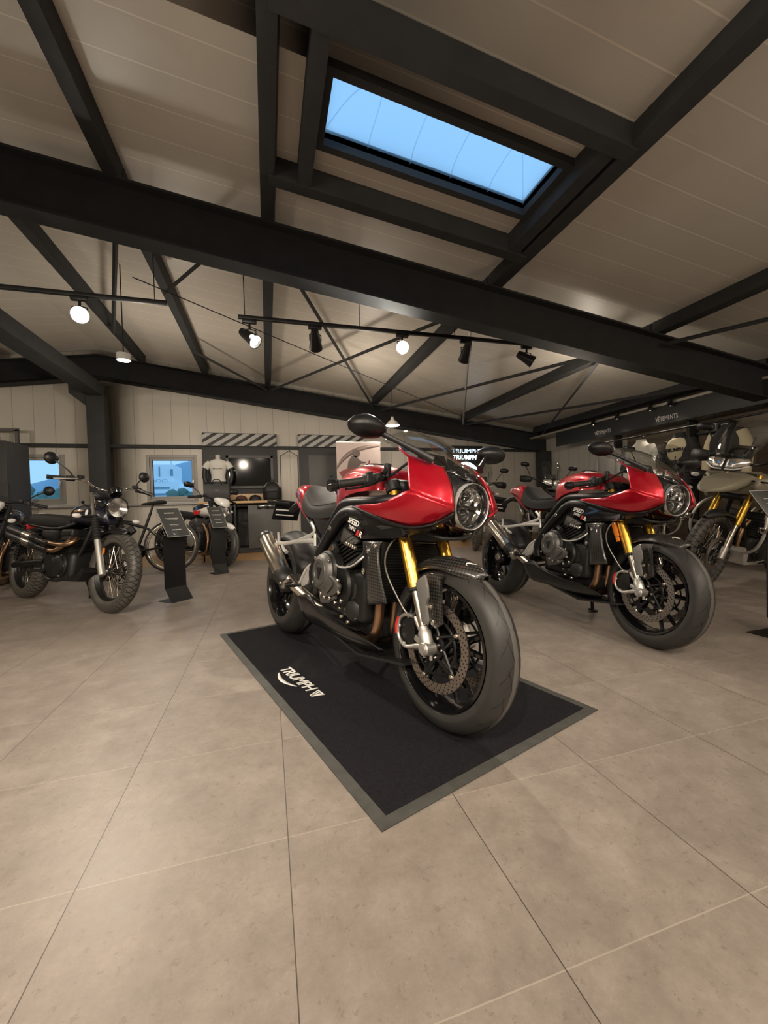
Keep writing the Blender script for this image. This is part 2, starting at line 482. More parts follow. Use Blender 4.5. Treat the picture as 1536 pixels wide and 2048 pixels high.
# windows in the back wall
for i, w in enumerate((W0, W1)):
    k = MB(); y = Y1 + .03
    for f, ww in ((.0, .055), (.055, .045)):
        a, b, c, d = w[0] + f, w[1] - f, w[2] + f, w[3] - f; yy = y + f * .4
        k.box((a + ww / 2, yy, (c + d) / 2), (ww, .07, d - c), None, .004); k.box((b - ww / 2, yy, (c + d) / 2), (ww, .07, d - c), None, .004)
        k.box(((a + b) / 2, yy, c + ww / 2), (b - a - 2 * ww, .07, ww), None, .004); k.box(((a + b) / 2, yy, d - ww / 2), (b - a - 2 * ww, .07, ww), None, .004)
    fr = struct(k.build('window_%d' % (i + 1), FRAMEM))
    MB().box(((w[0] + w[1]) / 2, y + .03, (w[2] + w[3]) / 2), (w[1] - w[0] - .2, .008, w[3] - w[2] - .2)).build('pane', PANE, fr)
    k = MB().box((w[1] - .075, y - .05, 1.33), (.022, .02, .07), None, .004).box((w[1] - .075, y - .075, 1.29), (.016, .02, .12), None, .005); k.build('window_handle', M['silver'], fr)
# dark rail above the windows, pale pipe below
struct(MB().box(((X0 + X1) / 2, Y1 - .03, 1.975), (X1 - X0 - .02, .06, .062), None, .004).build('trim_1', STEELM))
struct(MB().cyl((-4.3, Y1 - .05, .925), (-1.2, Y1 - .05, .925), .020, 12).build('trim_2', mat('pale_pipe', (.45, .45, .44), .35, .4)))

# ceiling with a roof light opening
def cz(x): return zr(x, CEIL)
S0, S1, S2, S3 = (0.3968,2.2598,3.2426), (1.9311,2.2878,3.0387), (1.9231,2.6909,3.0398), (0.4309,2.6616,3.2381)
SKY = (.425, 1.935, 2.245, 2.675)     # x0, x1, y0, y1 of the opening
k = MB()
xs = [X0, RX, SKY[0], SKY[1], X1]; ys = [Y0, SKY[2], SKY[3], Y1]
for a, b in zip(xs, xs[1:]):
    for c, d in zip(ys, ys[1:]):
        if a == SKY[0] and c == SKY[2]: continue
        k.prism([(a, c, cz(a)), (b, c, cz(b)), (b, d, cz(b)), (a, d, cz(a))], (0, 0, .05))
struct(k.build('ceiling', CEILM, smooth=5))
# roof light: dark upstand, bright edge strip, domed pane with folds
k = MB()
x0, x1, y0, y1 = SKY
for a, b, c, d in ((x0 - .05, x0, y0 - .05, y1 + .05), (x1, x1 + .05, y0 - .05, y1 + .05), (x0, x1, y0 - .05, y0), (x0, x1, y1, y1 + .05)):
    za, zb = cz(a), cz(b)
    k.prism([(a, c, za - .05), (b, c, zb - .05), (b, d, zb - .05), (a, d, za - .05)], (0, 0, .11))
w3 = struct(k.build('window_3', STEELM))
DOME = bpy.data.materials.new('frosted_dome'); DOME.use_nodes = True
nt = DOME.node_tree; b_ = nt.nodes['Principled BSDF']; nt.nodes.remove(b_)
tr = nt.nodes.new('ShaderNodeBsdfTransparent'); tr.inputs[0].default_value = (.93, .96, .98, 1); tl_ = nt.nodes.new('ShaderNodeBsdfTranslucent'); tl_.inputs[0].default_value = (.8, .85, .9, 1)
mx = nt.nodes.new('ShaderNodeMixShader'); mx.inputs[0].default_value = .35
nt.links.new(tr.outputs[0], mx.inputs[1]); nt.links.new(tl_.outputs[0], mx.inputs[2]); nt.links.new(mx.outputs[0], nt.nodes['Material Output'].inputs[0])
k = MB(); rows = []
for i in range(21):
    u = i / 20; x = x0 + (x1 - x0) * u; row = []
    for j in range(9):
        v = j / 8; hgt = .04 + .12 * (math.sin(PI * u) ** .4) * (math.sin(PI * v) ** .6) + .014 * abs(math.sin(PI * u * 5)) * math.sin(PI * v)
        row.append((x, y0 + (y1 - y0) * v, cz(x) + hgt))
    rows.append(row)
k.sheet(rows, 1, 1).build('pane', DOME, w3, thick=.004)
RIBM = DOME
for i in (4, 8, 12, 16): MB().tube([tuple(V(p) + V((.03 * math.sin(PI * j / 8), 0, -.012))) for j, p in enumerate(rows[i])], .004, 5).build('pane_seam', RIBM, w3)
for i in (0, 20): MB().tube([tuple(V(rows[abs(i - q)][j]) + V((0, 0, -.012))) for q, j in ((0, 8), (1, 6), (2, 4), (3, 2), (4, 0))], .004, 5, 3).build('pane_seam', RIBM, w3)
# trimmer beams round the roof light
for a, b, nm in (((.08, 1.93, 0), (2.16, 1.93, 0), 'roof_trimmer'), ((.08, 2.99, 0), (2.16, 2.99, 0), 'roof_trimmer'), ((.325, 1.93, 0), (.325, 2.99, 0), 'roof_trimmer'), ((2.03, 1.93, 0), (2.03, 2.99, 0), 'roof_trimmer')):
    w = .045
    if a[1] == b[1]: pl = [(a[0], a[1] - w, zr(a[0], .39)), (b[0], a[1] - w, zr(b[0], .39)), (b[0], a[1] + w, zr(b[0], .39)), (a[0], a[1] + w, zr(a[0], .39))]
    else: pl = [(a[0] - w, a[1], zr(a[0] - w, .40)), (a[0] + w, a[1], zr(a[0] + w, .40)), (a[0] + w, b[1], zr(a[0] + w, .40)), (a[0] - w, b[1], zr(a[0] - w, .40))]
    struct(MB().prism(pl, (0, 0, .15)).build(nm, STEELM))
# steel frame: rafters, purlins, ridge beam, column, bracing
def rafter(y, name='steel_rafter'):
    k = MB()
    for xa, xb in ((X0, RX), (RX, X1)):
        for dz, t, w in ((0, .018, .18), (.382, .018, .18), (.018, .364, .014)):
            k.prism([(xa, y - w / 2, zr(xa, dz)), (xb, y - w / 2, zr(xb, dz)), (xb, y + w / 2, zr(xb, dz)), (xa, y + w / 2, zr(xa, dz))], (0, 0, t))
    return struct(k.build(name, STEELM))
for y in (3.50, 8.08, -1.2): rafter(y)
for x in (-6.2, -4.2, -2.05, -1.02, .08, 2.17, 4.19, 6.05):
    k = MB(); w = .10 if x < 6 else .14
    if x == 2.17: w = .11
    for a, b in ((Y0, -1.2), (-1.2, 3.5), (3.5, 8.08)):
        k.box((x, (a + b) / 2, zr(x, .47)), (w, b - a - .02, .14), Matrix.Rotation(math.atan(SL) * (1 if x > RX else -1), 3, 'Y'), .004)
    struct(k.build('steel_purlin', STEELM))
struct(MB().box((-2.725, (Y0 + 7.9) / 2, 2.87), (.25, 7.9 - Y0, .20), None, .006).build('ridge_beam', STEELM))
k = MB().box((-2.725, 7.94, 1.40), (.26, .22, 2.80), None, .006)
k.prism([(-2.86, 7.85, 2.60), (-3.10, 7.85, 2.80), (-3.10, 7.85, 2.98), (-2.86, 7.85, 2.98)], (0, .2, 0))
struct(k.build('steel_column', STEELM))
struct(MB().box((6.20, 8.0, zr(6.2) / 2), (.24, .24, zr(6.2)), None, .006).build('steel_column', STEELM))
def brace(a, b, r=.022, off=.30, m=STEELM, name='roof_brace'):
    p, q = V((a[0], a[1], zr(a[0], off))), V((b[0], b[1], zr(b[0], off)))
    return struct(MB().tube([p, q], r, 4).build(name, m))
for a, b in (((.15, 3.6), (2.15, 8.0)), ((2.1, 3.6), (.12, 8.0)), ((4.0, 3.6), (2.3, 8.0)), ((3.75, 3.6), (6.1, 8.0)), ((5.9, 3.6), (4.2, 8.0)), ((-.22, 3.6), (-1.0, 4.9)), ((-1.0, 6.6), (.05, 8.0)),
             ((6.0, -1.0), (4.25, 3.4)), ((-1.05, 3.6), (-2.0, 6.5))):
    brace(a, b)
brace((2.0, 3.6), (4.15, 8.0), .02, .30, M['silver'])  # lit brace, its brightness put into the silver colour
brace((-1.2, 4.5), (4.6, 7.6), .006, .20, STEELM, 'stay_wire')
# eaves board on the right with a pale top edge
struct(MB().box((6.10, 4.2, 2.235), (.42, 7.9, .035), None, .004).build('trim_3', mat('pale_gutter', (.42, .39, .33), .45)))


# ---------------------------------------------------------------- shared wheel makers (axle at loc, axle along y)
def tyre_profile(R, w, rb, n=16):
    hh = w * .98
    pts = [(rb, -w * .70), (rb + .012, -w * .88)]
    for i in range(n + 1):
        a = -PI * .56 + PI * 1.12 * i / n
        pts.append((R - hh + hh * math.cos(a), w * math.sin(a) if abs(a) < PI / 2 else w * math.copysign(1, a) * (1 - .2 * (abs(a) - PI / 2))))
    pts += [(rb + .012, w * .88), (rb, w * .70), (rb - .004, 0)]
    return pts
def add_tyre(parent, R, w, rb, m, name='tyre'):
    return MB().lathe(tyre_profile(R, w, rb), seg=72, closed=True).build(name, m, parent, smooth=50)
def rim_profile(r, hw):
    return [(r, -hw), (r + .002, -hw - .004), (r - .008, -hw - .005), (r - .014, -hw + .006), (r - .024, -hw * .5), (r - .030, 0), (r - .024, hw * .5), (r - .014, hw - .006),
            (r - .008, hw + .005), (r + .002, hw + .004), (r, hw), (r - .010, hw * .5), (r - .018, 0), (r - .010, -hw * .5)]
def cast_wheel(name, parent, loc, r, hw, m, spokes=7, hub=.045, hubw=.06, pair=True, yoff=0.0, sw=.011):
    k = MB()
    k.lathe(rim_profile(r, hw), seg=64, closed=True)
    k.lathe([(0, -hubw), (hub * .8, -hubw), (hub, -hubw * .6), (hub, hubw * .6), (hub * .8, hubw), (0, hubw)], seg=24)
    for i in range(spokes):
        a = 2 * PI * i / spokes + .2
        offs = (-.16, .16) if pair else (0,)
        for q in offs:
            p0 = (hub * .7 * math.cos(a), yoff * .3, hub * .7 * math.sin(a))
            p1 = (.55 * r * math.cos(a + q * .75), yoff, .55 * r * math.sin(a + q * .75))
            p2 = ((r - .022) * math.cos(a + q * 1.25), yoff * .6, (r - .022) * math.sin(a + q * 1.25))
            k.tube([p0, p2], [sw * 1.3, sw * .85], 6)
    return k.build(name, m, parent, None if loc is None else None, smooth=40) if loc is None else _at(k.build(name, m, parent, smooth=40), loc)
def _at(o, loc):
    o.location = loc; return o
def wire_wheel(name, parent, loc, r, hw, m, spokem, n=36, hub=.035, hubw=.05, sr=.0016):
    o = _at(MB().lathe(rim_profile(r, hw), seg=64, closed=True).lathe([(0, -hubw), (hub * .6, -hubw), (hub, -hubw * .8), (hub * .7, -hubw * .5), (hub * .7, hubw * .5), (hub, hubw * .8), (hub * .6, hubw), (0, hubw)], seg=20).build(name, m, parent), loc)
    k = MB()
    for i in range(n):
        a = 2 * PI * i / n; s = 1 if i % 2 else -1; tw = .42 if (i // 2) % 2 else -.42
        k.cyl((hub * .9 * math.cos(a + tw), s * hubw * .7, hub * .9 * math.sin(a + tw)), ((r - .022) * math.cos(a), s * .006, (r - .022) * math.sin(a)), sr, 5)
    k.build('spokes', spokem, o)
    return o
def add_disc(parent, y, r0, r1, m, carrier=True, s=-1, arms=5, name='brake_disc'):
    d = MB().lathe([(r0, y - .0025), (r1, y - .0025), (r1, y + .0025), (r0, y + .0025)], seg=64, closed=True).build(name, m, parent)
    if carrier:
        k = MB(); b = []
        k.lathe([(.030, y - .004), (.044, y - .004), (.044, y + .004), (.030, y + .004)], seg=24, closed=True)
        for i in range(arms):
            a = 2 * PI * i / arms + .55
            c0 = V((.04 * math.cos(a), y, .04 * math.sin(a)))
            for q in (-.42, .42):
                k.tube([(.04 * math.cos(a + q * 1.5), y, .04 * math.sin(a + q * 1.5)), ((r0 - .004) * math.cos(a), y, (r0 - .004) * math.sin(a))], [.006, .006], 6)
            k.tube([(.098 * math.cos(a + q), y, .098 * math.sin(a + q)) for q in (0, .3, .63, .95, 1.257)], .0045, 6, 2)
            b.append((((r0 - .006) * math.cos(a), y + s * .005, (r0 - .006) * math.sin(a)), (0, s, 0), .0085, .007))
            b.append(((.037 * math.cos(a + .6), y + s * .005, .037 * math.sin(a + .6)), (0, s, 0), .006, .006))
        k.build('disc_carrier', M['satin'], parent)
        bolts('disc_bolt', M['bolt'], parent, b)
    return d
def ring_pts(c, r, y, a0, a1, n):
    return [(c[0] + r * math.cos(a0 + (a1 - a0) * i / n), y, c[2] + r * math.sin(a0 + (a1 - a0) * i / n)) for i in range(n + 1)]
def fender_arc(c, R, hw, a0, a1, n=14, m=6, drop=.35):
    """rows of points for a mudguard hugging a wheel; a0..a1 angles from +x"""
    rows = []
    for i in range(n + 1):
        a = a0 + (a1 - a0) * i / n
        t = i / n
        w = hw * (.35 + .65 * min(1, t * 3.2)) if drop > 0 else hw
        row = []
        for j in range(m + 1):
            u = -1 + 2 * j / m
            rr = R - hw * .62 * abs(u) ** 2.2
            row.append((c[0] + rr * math.cos(a), w * u, c[2] + rr * math.sin(a)))
        rows.append(row)
    return rows


# ---------------------------------------------------------------- red half-faired sport motorcycle (x forward, y left, z up, origin under the front axle)
def sport_bike(label, loc, rot):
    root = thing('motorcycle', label, 'motorcycle', loc, rot, 'red half-faired sport motorcycles')
    rk = .443
    def FK(z, s, dx=0.0, y=.1): return (-rk * (z - .3) + dx, y * s, z)
    # wheels
    fw = cast_wheel('front_wheel', root, (0, 0, .30), .222, .052, M['gloss'], 5, yoff=0, sw=.012)
    add_tyre(fw, .30, .06, .220, M['tyre'])
    add_disc(fw, -.062, .126, .160, M['disc'], s=-1)
    add_disc(fw, .062, .126, .160, M['disc'], s=1)
    MB().cyl((0, -.125, 0), (0, .125, 0), .012, 16).build('axle', M['bolt'], fw)
    rw = cast_wheel('rear_wheel', root, (-1.439, 0, .32), .222, .085, M['gloss'], 5, hub=.075, hubw=.08, yoff=-.03, sw=.014)
    add_tyre(rw, .32, .094, .220, M['tyre'])
    add_disc(rw, .075, .08, .11, M['disc'], s=1, carrier=False)
    k = MB().lathe([(0, -.094), (.028, -.094), (.036, -.085), (.036, -.078), (0, -.078)], seg=6); k.build('wheel_nut', M['bolt'], rw)
    # fork legs
    for s in (-1, 1):
        leg = MB().cyl(FK(.492, s), FK(.875, s), .0272, 24, bev=.003).build('fork_leg', M['gold'], root)
        leg['label'] = 'gold fork tube'
        MB().cyl(FK(.37, s), FK(.50, s), .0165, 20).build('slider', M['steel'], leg)
        MB().cyl(FK(.487, s), FK(.500, s), .0285, 24, bev=.003).build('dust_seal', M['rubber'], leg)
        k = MB()
        k.lathe([(0, -.005), (.021, -.005), (.024, .01), (.024, .055), (.019, .062), (.019, .075), (0, .075)], FK(.30, s), V(FK(.4, s)) - V(FK(.3, s)), 24)
        k.cyl((.004, s * .078, .298), (.004, s * .128, .298), .024, 22, bev=.004)
        k.cyl((.004, s * .128, .298), (.004, s * .134, .298), .015, 14)
        for dx in (-.016, .018): k.cyl((dx, s * .1, .278), (dx + .002, s * .1, .262), .006, 8)
        k.box((-.03, s * .102, .315), (.06, .03, .022), Matrix.Rotation(.35, 3, 'Y'), .005)
        k.build('axle_clamp', M['alu'], leg)
        # guard over the slider
        if s < 0:
            pl = [(-0.018,-0.12,0.557), (-0.062,-0.12,0.528), (-0.056,-0.12,0.502), (-0.02,-0.12,0.389), (0.01,-0.12,0.385), (0.014,-0.12,0.401), (-0.005,-0.12,0.451), (0.008,-0.12,0.479), (0.001,-0.12,0.515)]
        else:
            pl = [mirror(p) for p in pl]
        MB().prism(pl, (0, -s * .010, 0), .002).build('fork_guard', M['guard'], leg)
        # radial caliper: forked body behind the slider
        k = MB()
        cpl = [(-.150, .105 * s, .385), (-.085, .105 * s, .400), (-.070, .105 * s, .380), (-.075, .105 * s, .330), (-.070, .105 * s, .300), (-.105, .105 * s, .276), (-.158, .105 * s, .300), (-.168, .105 * s, .345)]
        k.prism(cpl, (0, -s * .06, 0), .007)
        cal = k.build('brake_caliper', M['dark'], root)
        k = MB().tube([(-.078, s * .108, .396), (-.120, s * .112, .394), (-.152, s * .112, .372), (-.160, s * .112, .330), (-.148, s * .112, .298), (-.108, s * .112, .278), (-.060, s * .106, .290)], [.008, .008, .007, .0065, .007, .008, .010], 10, 4)
        k.tube([(-.06, s * .106, .290), (-.02, s * .106, .300), (.0, s * .106, .300)], [.012, .013, .014], 10, 2)
        k.tube([(-.07, s * .106, .395), (-.055, s * .106, .375), (-.030, s * .106, .350)], [.008, .009, .010], 10, 2)
        for c in ((-.105, .108, .392), (-.155, .11, .345), (-.12, .11, .285)): k.bolt((c[0], s * c[1], c[2]), (0, s, 0), .008, .006)
        k.build('caliper_bracket', M['alu'], cal)
        MB().tube([(-.155, s * .117, .378), (-.166, s * .118, .350), (-.163, s * .118, .315)], .0075, 6, 4, flat=.5).build('caliper_badge', M['redmark'], cal)
    # triple clamps
    k = MB()
    for z, dx in ((.70, .0), (.885, .0)):
        k.tube([FK(z, -1), FK(z, -.5, .03), FK(z, .5, .03), FK(z, 1)], .034, 10, 3, flat=.62)
        for s in (-1, 1): k.cyl(FK(z - .022, s), FK(z + .022, s), .035, 20, bev=.004)
    k.cyl((-.16, 0, .70), (-.25, 0, .90), .03, 16)
    k.build('triple_clamp', M['satin'], root)
    # carbon front mudguard
    rows = fender_arc((0, 0, .30), .327, .078, math.radians(58), math.radians(128), 14, 8)
    fd = MB().sheet(rows, 1, 1).build('front_fender', M['carbon'], root, thick=.003)
    for s in (-1, 1):
        pl = [both(p, -s) for p in ((-0.049,-0.086,0.56), (0.042,-0.086,0.566), (0.027,-0.086,0.536), (0.05,-0.086,0.391), (0.019,-0.086,0.369), (-0.029,-0.086,0.384), (-0.043,-0.086,0.436), (-0.027,-0.086,0.468))]
        MB().prism(pl, (0, .010 * -s, 0), .003).build('fender_bracket', M['carbon'], fd)
        bolts('fender_bolt', M['bolt'], fd, [(both(p, -s), (0, s, 0), .010, .006) for p in ((-0,-0.098,0.445), (0.018,-0.098,0.394))])
    k = MB()
    k.tube([(.110, -.040, .603), (.103, -.036, .609), (.108, -.028, .611), (.118, -.018, .609), (.125, -.008, .608)], [.001, .002, .0025, .002, .001], 6, 4)
    k.build('fender_emblem', M['badge'], fd)
    # red half fairing, one shell each side: upper plane, crease, lower plane
    UP = [[(-0.113,-0.15,0.999), (-0.107,-0.158,0.989), (-0.059,-0.188,0.92), (-0.022,-0.208,0.853)],
          [(-0.074,-0.14,0.984), (-0.059,-0.146,0.971), (-0.003,-0.172,0.901), (0.032,-0.184,0.831)],
          [(-0.025,-0.112,0.964), (-0.007,-0.118,0.95), (0.044,-0.136,0.885), (0.072,-0.146,0.811)],
          [(0.015,-0.084,0.946), (0.023,-0.086,0.938), (0.07,-0.093,0.875), (0.094,-0.098,0.797)]]
    LO = [[(-0.382,-0.205,0.805), (-0.384,-0.205,0.802), (-0.388,-0.204,0.797)],
          [(-0.194,-0.212,0.81), (-0.196,-0.21,0.787), (-0.218,-0.2,0.758)],
          [(-0.099,-0.214,0.831), (-0.104,-0.208,0.784), (-0.14,-0.188,0.74)],
          [(-0.021,-0.209,0.852), (-0.029,-0.198,0.79), (-0.06,-0.168,0.728)],
          [(0.033,-0.185,0.83), (0.018,-0.17,0.781), (-0.014,-0.146,0.733)],
          [(0.073,-0.147,0.81), (0.056,-0.133,0.776), (0.027,-0.118,0.748)],
          [(0.095,-0.099,0.796), (0.091,-0.096,0.791), (0.082,-0.09,0.784)]]
    for s in (-1, 1):
        fa = MB().sheet([[both(p, -s) for p in r] for r in UP], 5, 4).sheet([[both(p, -s) for p in r] for r in LO], 4, 4).build('fairing', M['red'], root, thick=.006, smooth=24, off=1.0 if s > 0 else -1.0)
        fa['label'] = 'candy red fairing shell'
        # black lower lip under the red shell
        TR = [[(-0.4,-0.203,0.803), (-0.42,-0.198,0.797)], [(-0.216,-0.2,0.761), (-0.242,-0.186,0.744)], [(-0.135,-0.189,0.74), (-0.16,-0.172,0.726)], [(-0.059,-0.169,0.728), (-0.084,-0.15,0.717)],
              [(-0.01,-0.147,0.733), (-0.027,-0.13,0.726)], [(0.031,-0.119,0.748), (0.003,-0.1,0.737)], [(0.084,-0.092,0.784), (0.061,-0.076,0.766)]]
        MB().sheet([[both(p, -s) for p in r] for r in TR], 4, 2).build('fairing_lip', M['satin'], fa, thick=.006)
        CB = [[(-0.252,-0.18,0.723), (-0.225,-0.165,0.709), (-0.169,-0.15,0.683)], [(-0.16,-0.172,0.725), (-0.157,-0.155,0.705), (-0.14,-0.14,0.689)], [(-0.079,-0.152,0.716), (-0.085,-0.14,0.707), (-0.092,-0.128,0.698)],
              [(-0.025,-0.132,0.725), (-0.034,-0.12,0.718), (-0.042,-0.11,0.711)], [(0.003,-0.1,0.734), (-0,-0.095,0.729), (-0.003,-0.09,0.725)]]
        MB().sheet([[both(p, -s) for p in r] for r in CB], 4, 3).build('carbon_underpanel', M['carbon'], fa, thick=.004)
        # inner black wall of the fairing, and the red rim under the screen
        IN = [[(-0.028,-0.203,0.853), (-0.124,-0.12,0.91), (-0.208,-0.03,0.931)], [(-0.065,-0.183,0.921), (-0.144,-0.11,0.956), (-0.211,-0.03,0.973)], [(-0.112,-0.152,0.988), (-0.153,-0.1,1.002), (-0.207,-0.03,1.013)]]
        UR = [[(-0.175,-0.15,1.039), (-0.16,-0.158,1.028)], [(-0.113,-0.15,1.001), (-0.101,-0.16,0.988)], [(-0.07,-0.14,0.983), (-0.06,-0.148,0.969)]]
        MB().sheet([[both(p, -s) for p in r] for r in UR], 4, 3).build('screen_rim', M['red'], fa, thick=.005)
    # dash and inner cowl between the shells
    k = MB()
    k.loft([[(-.03, -.15, .76), (-.03, .15, .76), (-.05, .15, .93), (-.05, -.15, .93)], [(.05, -.075, .76), (.05, .075, .76), (.04, .07, .90), (.04, -.07, .90)]])
    k.box((-.11, 0, .955), (.10, .20, .012), Matrix.Rotation(.5, 3, 'Y'), .004)
    k.build('inner_cowl', M['plastic'], root)
    MB().box((-.135, 0, .99), (.012, .15, .085), Matrix.Rotation(-.5, 3, 'Y'), .004).build('dash_display', M['gloss'], root)
    # nose between shells and lamp
    HC = V((.080, 0, .810)); HD = V((.995, 0, -.10)).normalized()
    def ringp(r, ang, ax=0.0, flat=1.0):
        up = V((.10, 0, .995)); return HC + HD * ax + V((0, -1, 0)) * r * math.cos(ang) * flat + up * r * math.sin(ang)
    for s in (-1, 1):
        NO = []
        for A, B, C in (((0.021,-0.08,0.935), 78, 1), ((0.064,-0.088,0.884), 48, 1), ((0.082,-0.09,0.836), 12, 1), ((0.083,-0.088,0.787), -22, 1), ((0.049,-0.07,0.757), -52, 1), ((0.024,-0.02,0.73), -84, 1)):
            a = math.radians(B); R0 = ringp(.083, a, -.012)
            R0 = V((R0.x, R0.y * (1 if s < 0 else -1), R0.z)); A = V(both(A, -s))
            mid = (A + R0) * .5 + HD * .006
            NO.append([A, mid, R0])
        MB().sheet(NO, 4, 3).build('nose_cowl', M['satin'], root, thick=.005)
    k = MB().sheet([[(0.024,-0.086,0.937), (.062, 0, .925), mirror((0.024,-0.086,0.937))], [(0.034,-0.06,0.912), (.088, 0, .912), mirror((0.034,-0.06,0.912))], [ringp(.084, math.radians(125), -.01), ringp(.084, math.radians(90), -.008), ringp(.084, math.radians(55), -.01)]], 4, 6)
    k.build('nose_top', M['gloss'], root, thick=.005)
    # headlamp
    hl = MB().lathe([(.076, -.06), (.0835, -.03), (.0845, .004), (.0835, .009), (.0815, .007), (.0805, -.05)], HC, HD, 48, closed=True).build('headlight', M['silver'], root)
    hl['label'] = 'round headlight in a silver ring'
    MB().lathe([(.0805, -.052), (.0805, .004), (.074, .008), (.067, -.002), (.066, -.03)], HC, HD, 48, cap=False).build('lamp_bezel', M['gloss'], hl)
    k = MB().lathe([(0, -.055), (.03, -.05), (.055, -.035), (.067, -.012)], HC, HD, 40, cap=False)
    k.build('lamp_bowl', M['reflector'], hl)
    k = MB(); up = V((.10, 0, .995)); rt = V((0, -1, 0))
    for c, r in ((up * .030 + rt * .004, .031), (up * -.034 + rt * .010, .026)):
        MB().lathe([(r * 1.15, -.008), (r * 1.1, .004), (r, .008), (r * .86, .0), (r * .6, -.012), (0, -.016)], HC - HD * .030 + c, HD, 32).build('projector', M['reflector'], hl)
        MB().lathe([(r * .62, -.010), (r * .5, .004), (r * .28, .010), (0, .012)], HC - HD * .030 + c, HD, 24).build('projector_lens', M['gloss'], hl)
    for q in (-1, 1):
        MB().sheet([[HC - HD * .022 + rt * q * .040 + up * .052, HC - HD * .014 + rt * q * .060 + up * .028], [HC - HD * .028 + rt * q * .042 + up * .022, HC - HD * .014 + rt * q * .064 + up * .006], [HC - HD * .022 + rt * q * .036 + up * .002, HC - HD * .014 + rt * q * .062 - up * .014]], 4, 2).build('side_reflector', M['reflector'], hl, thick=.002)
        MB().sheet([[HC - HD * .022 + rt * q * .042 - up * .016, HC - HD * .014 + rt * q * .060 - up * .026], [HC - HD * .022 + rt * q * .034 - up * .046, HC - HD * .016 + rt * q * .046 - up * .050]], 4, 2).build('side_reflector', M['reflector'], hl, thick=.002)
    k = MB()
    k.box(tuple(HC - HD * .022 - up * .003), (.006, .11, .010), None, .002)
    k.tube([HC - HD * .020 + rt * .062 + up * .02, HC - HD * .018 + rt * .040 - up * .004, HC - HD * .018 - rt * .040 - up * .004, HC - HD * .020 - rt * .062 + up * .02], .005, 6, 4)
    k.build('lamp_divider', M['gloss'], hl)
    MB().lathe([(.0765, .002), (.06, .016), (.035, .024), (0, .027)], HC, HD, 40, cap=False).build('lens', M['lens'], hl)
    # bubble windscreen
    rowsS = []
    for cx, cz, ey, ex, ez in ((.086, .912, .015, .078, .910), (.060, .948, .058, .045, .925), (.017, .992, .088, .008, .945), (-.060, 1.050, .122, -.075, .975), (-.149, 1.100, .142, -.165, 1.020), (-.235, 1.132, .150, -.255, 1.062), (-.285, 1.140, .140, -.300, 1.080)):
        row = []
        for j in range(9):
            u = -1 + j / 4; q = abs(u) ** 2.4
            row.append((cx + (ex - cx) * q, ey * (abs(u) ** .85) * (1 if u > 0 else -1), cz + (ez - cz) * q))
        rowsS.append(row)
    sc = MB().sheet(rowsS, 4, 2).build('windscreen', M['screen'], root, thick=.003)
    bolts('screen_bolt', M['bolt'], sc, [((p[0], p[1] * s, p[2]), (.2, s * .7, .7), .006, .005) for s in (-1, 1) for p in ((-.02, .108, .964), (.048, .062, .928))])
    # mirrors
    for s in (-1, 1):
        st = MB().tube([(.000, s * .125, .968), (-.03, s * .17, .995), (-.075, s * .235, 1.030), (-.112, s * .290, 1.058), (-.125, s * .315, 1.066)], [.017, .013, .010, .011, .012], 10, 4, flat=.7).build('mirror', M['satin'], root)
        ol = [(.255, 1.078), (.275, 1.093), (.315, 1.110), (.350, 1.114), (.385, 1.102), (.410, 1.076), (.400, 1.052), (.375, 1.038), (.335, 1.030), (.285, 1.038), (.258, 1.055)]
        cy, cz = .335, 1.072
        def rg(f, x): return [(x, s * (cy + (y - cy) * f), cz + (z - cz) * f) for y, z in ol]
        MB().loft([rg(.25, -.072), rg(.62, -.080), rg(.90, -.100), rg(1.0, -.124), rg(1.0, -.138), rg(.95, -.142)]).build('mirror_shell', M['satin'], st, smooth=60)
        MB().loft([rg(.90, -.1425), rg(.90, -.1445)]).build('mirror_glass', M['mirror'], st)
    # clip-on bars
    for s in (-1, 1):
        a, b = V((-0.281,-0.125,0.924)), V((-0.323,-0.345,0.872))
        a, b = V(both(a, -s)), V(both(b, -s)); d = (b - a)
        bar = MB().cyl(a, b, .0115, 16).build('handlebar', M['satin'], root)
        g0, g1 = a + d * .42, a + d * .94
        k = MB(); L = (g1 - g0).length
        k.lathe([(0, 0), (.021, 0), (.0215, .006), (.017, .010), (.0165, L * .5), (.0165, L * .92), (.020, L * .95), (.020, L), (0, L)], g0, d, 20)
        k.build('grip', M['rubber'], bar)
        k = MB().lathe([(0, 0), (.019, 0), (.025, .006), (.026, .030), (.018, .040), (0, .042)], a + d * .945, d, 18); k.build('bar_end', M['gloss'], bar)
        k = MB()
        k.box(tuple(a + d * .34 + V((0, 0, .004))), (.046, .050, .042), None, .010, 3)
        k.box(tuple(a + d * .20 + V((.004, 0, .006))), (.036, .030, .036), None, .008)
        k.box(tuple(a + d * .34 + V((0, 0, .028))), (.026, .020, .016), None, .004)
        k.cyl(a + d * .02 + V((.012, 0, .0)), a + d * .02 + V((.012, 0, .058)), .016, 14, bev=.003)
        k.cyl(a + d * .02 + V((.012, 0, .04)), a + d * .16 + V((.03, 0, .02)), .010, 10)
        k.build('switch_box', M['plastic'], bar)
        k = MB().tube([a + d * .22 + V((.032, 0, .0)), a + d * .34 + V((.052, 0, -.012)), a + d * .62 + V((.058, 0, -.022)), a + d * .86 + V((.052, 0, -.022)), a + d * .90 + V((.052, 0, -.022))], [.007, .007, .0055, .005, .007], 8, 3, flat=.6)
        k.build('brake_lever' if s < 0 else 'clutch_lever', M['satin'], bar)
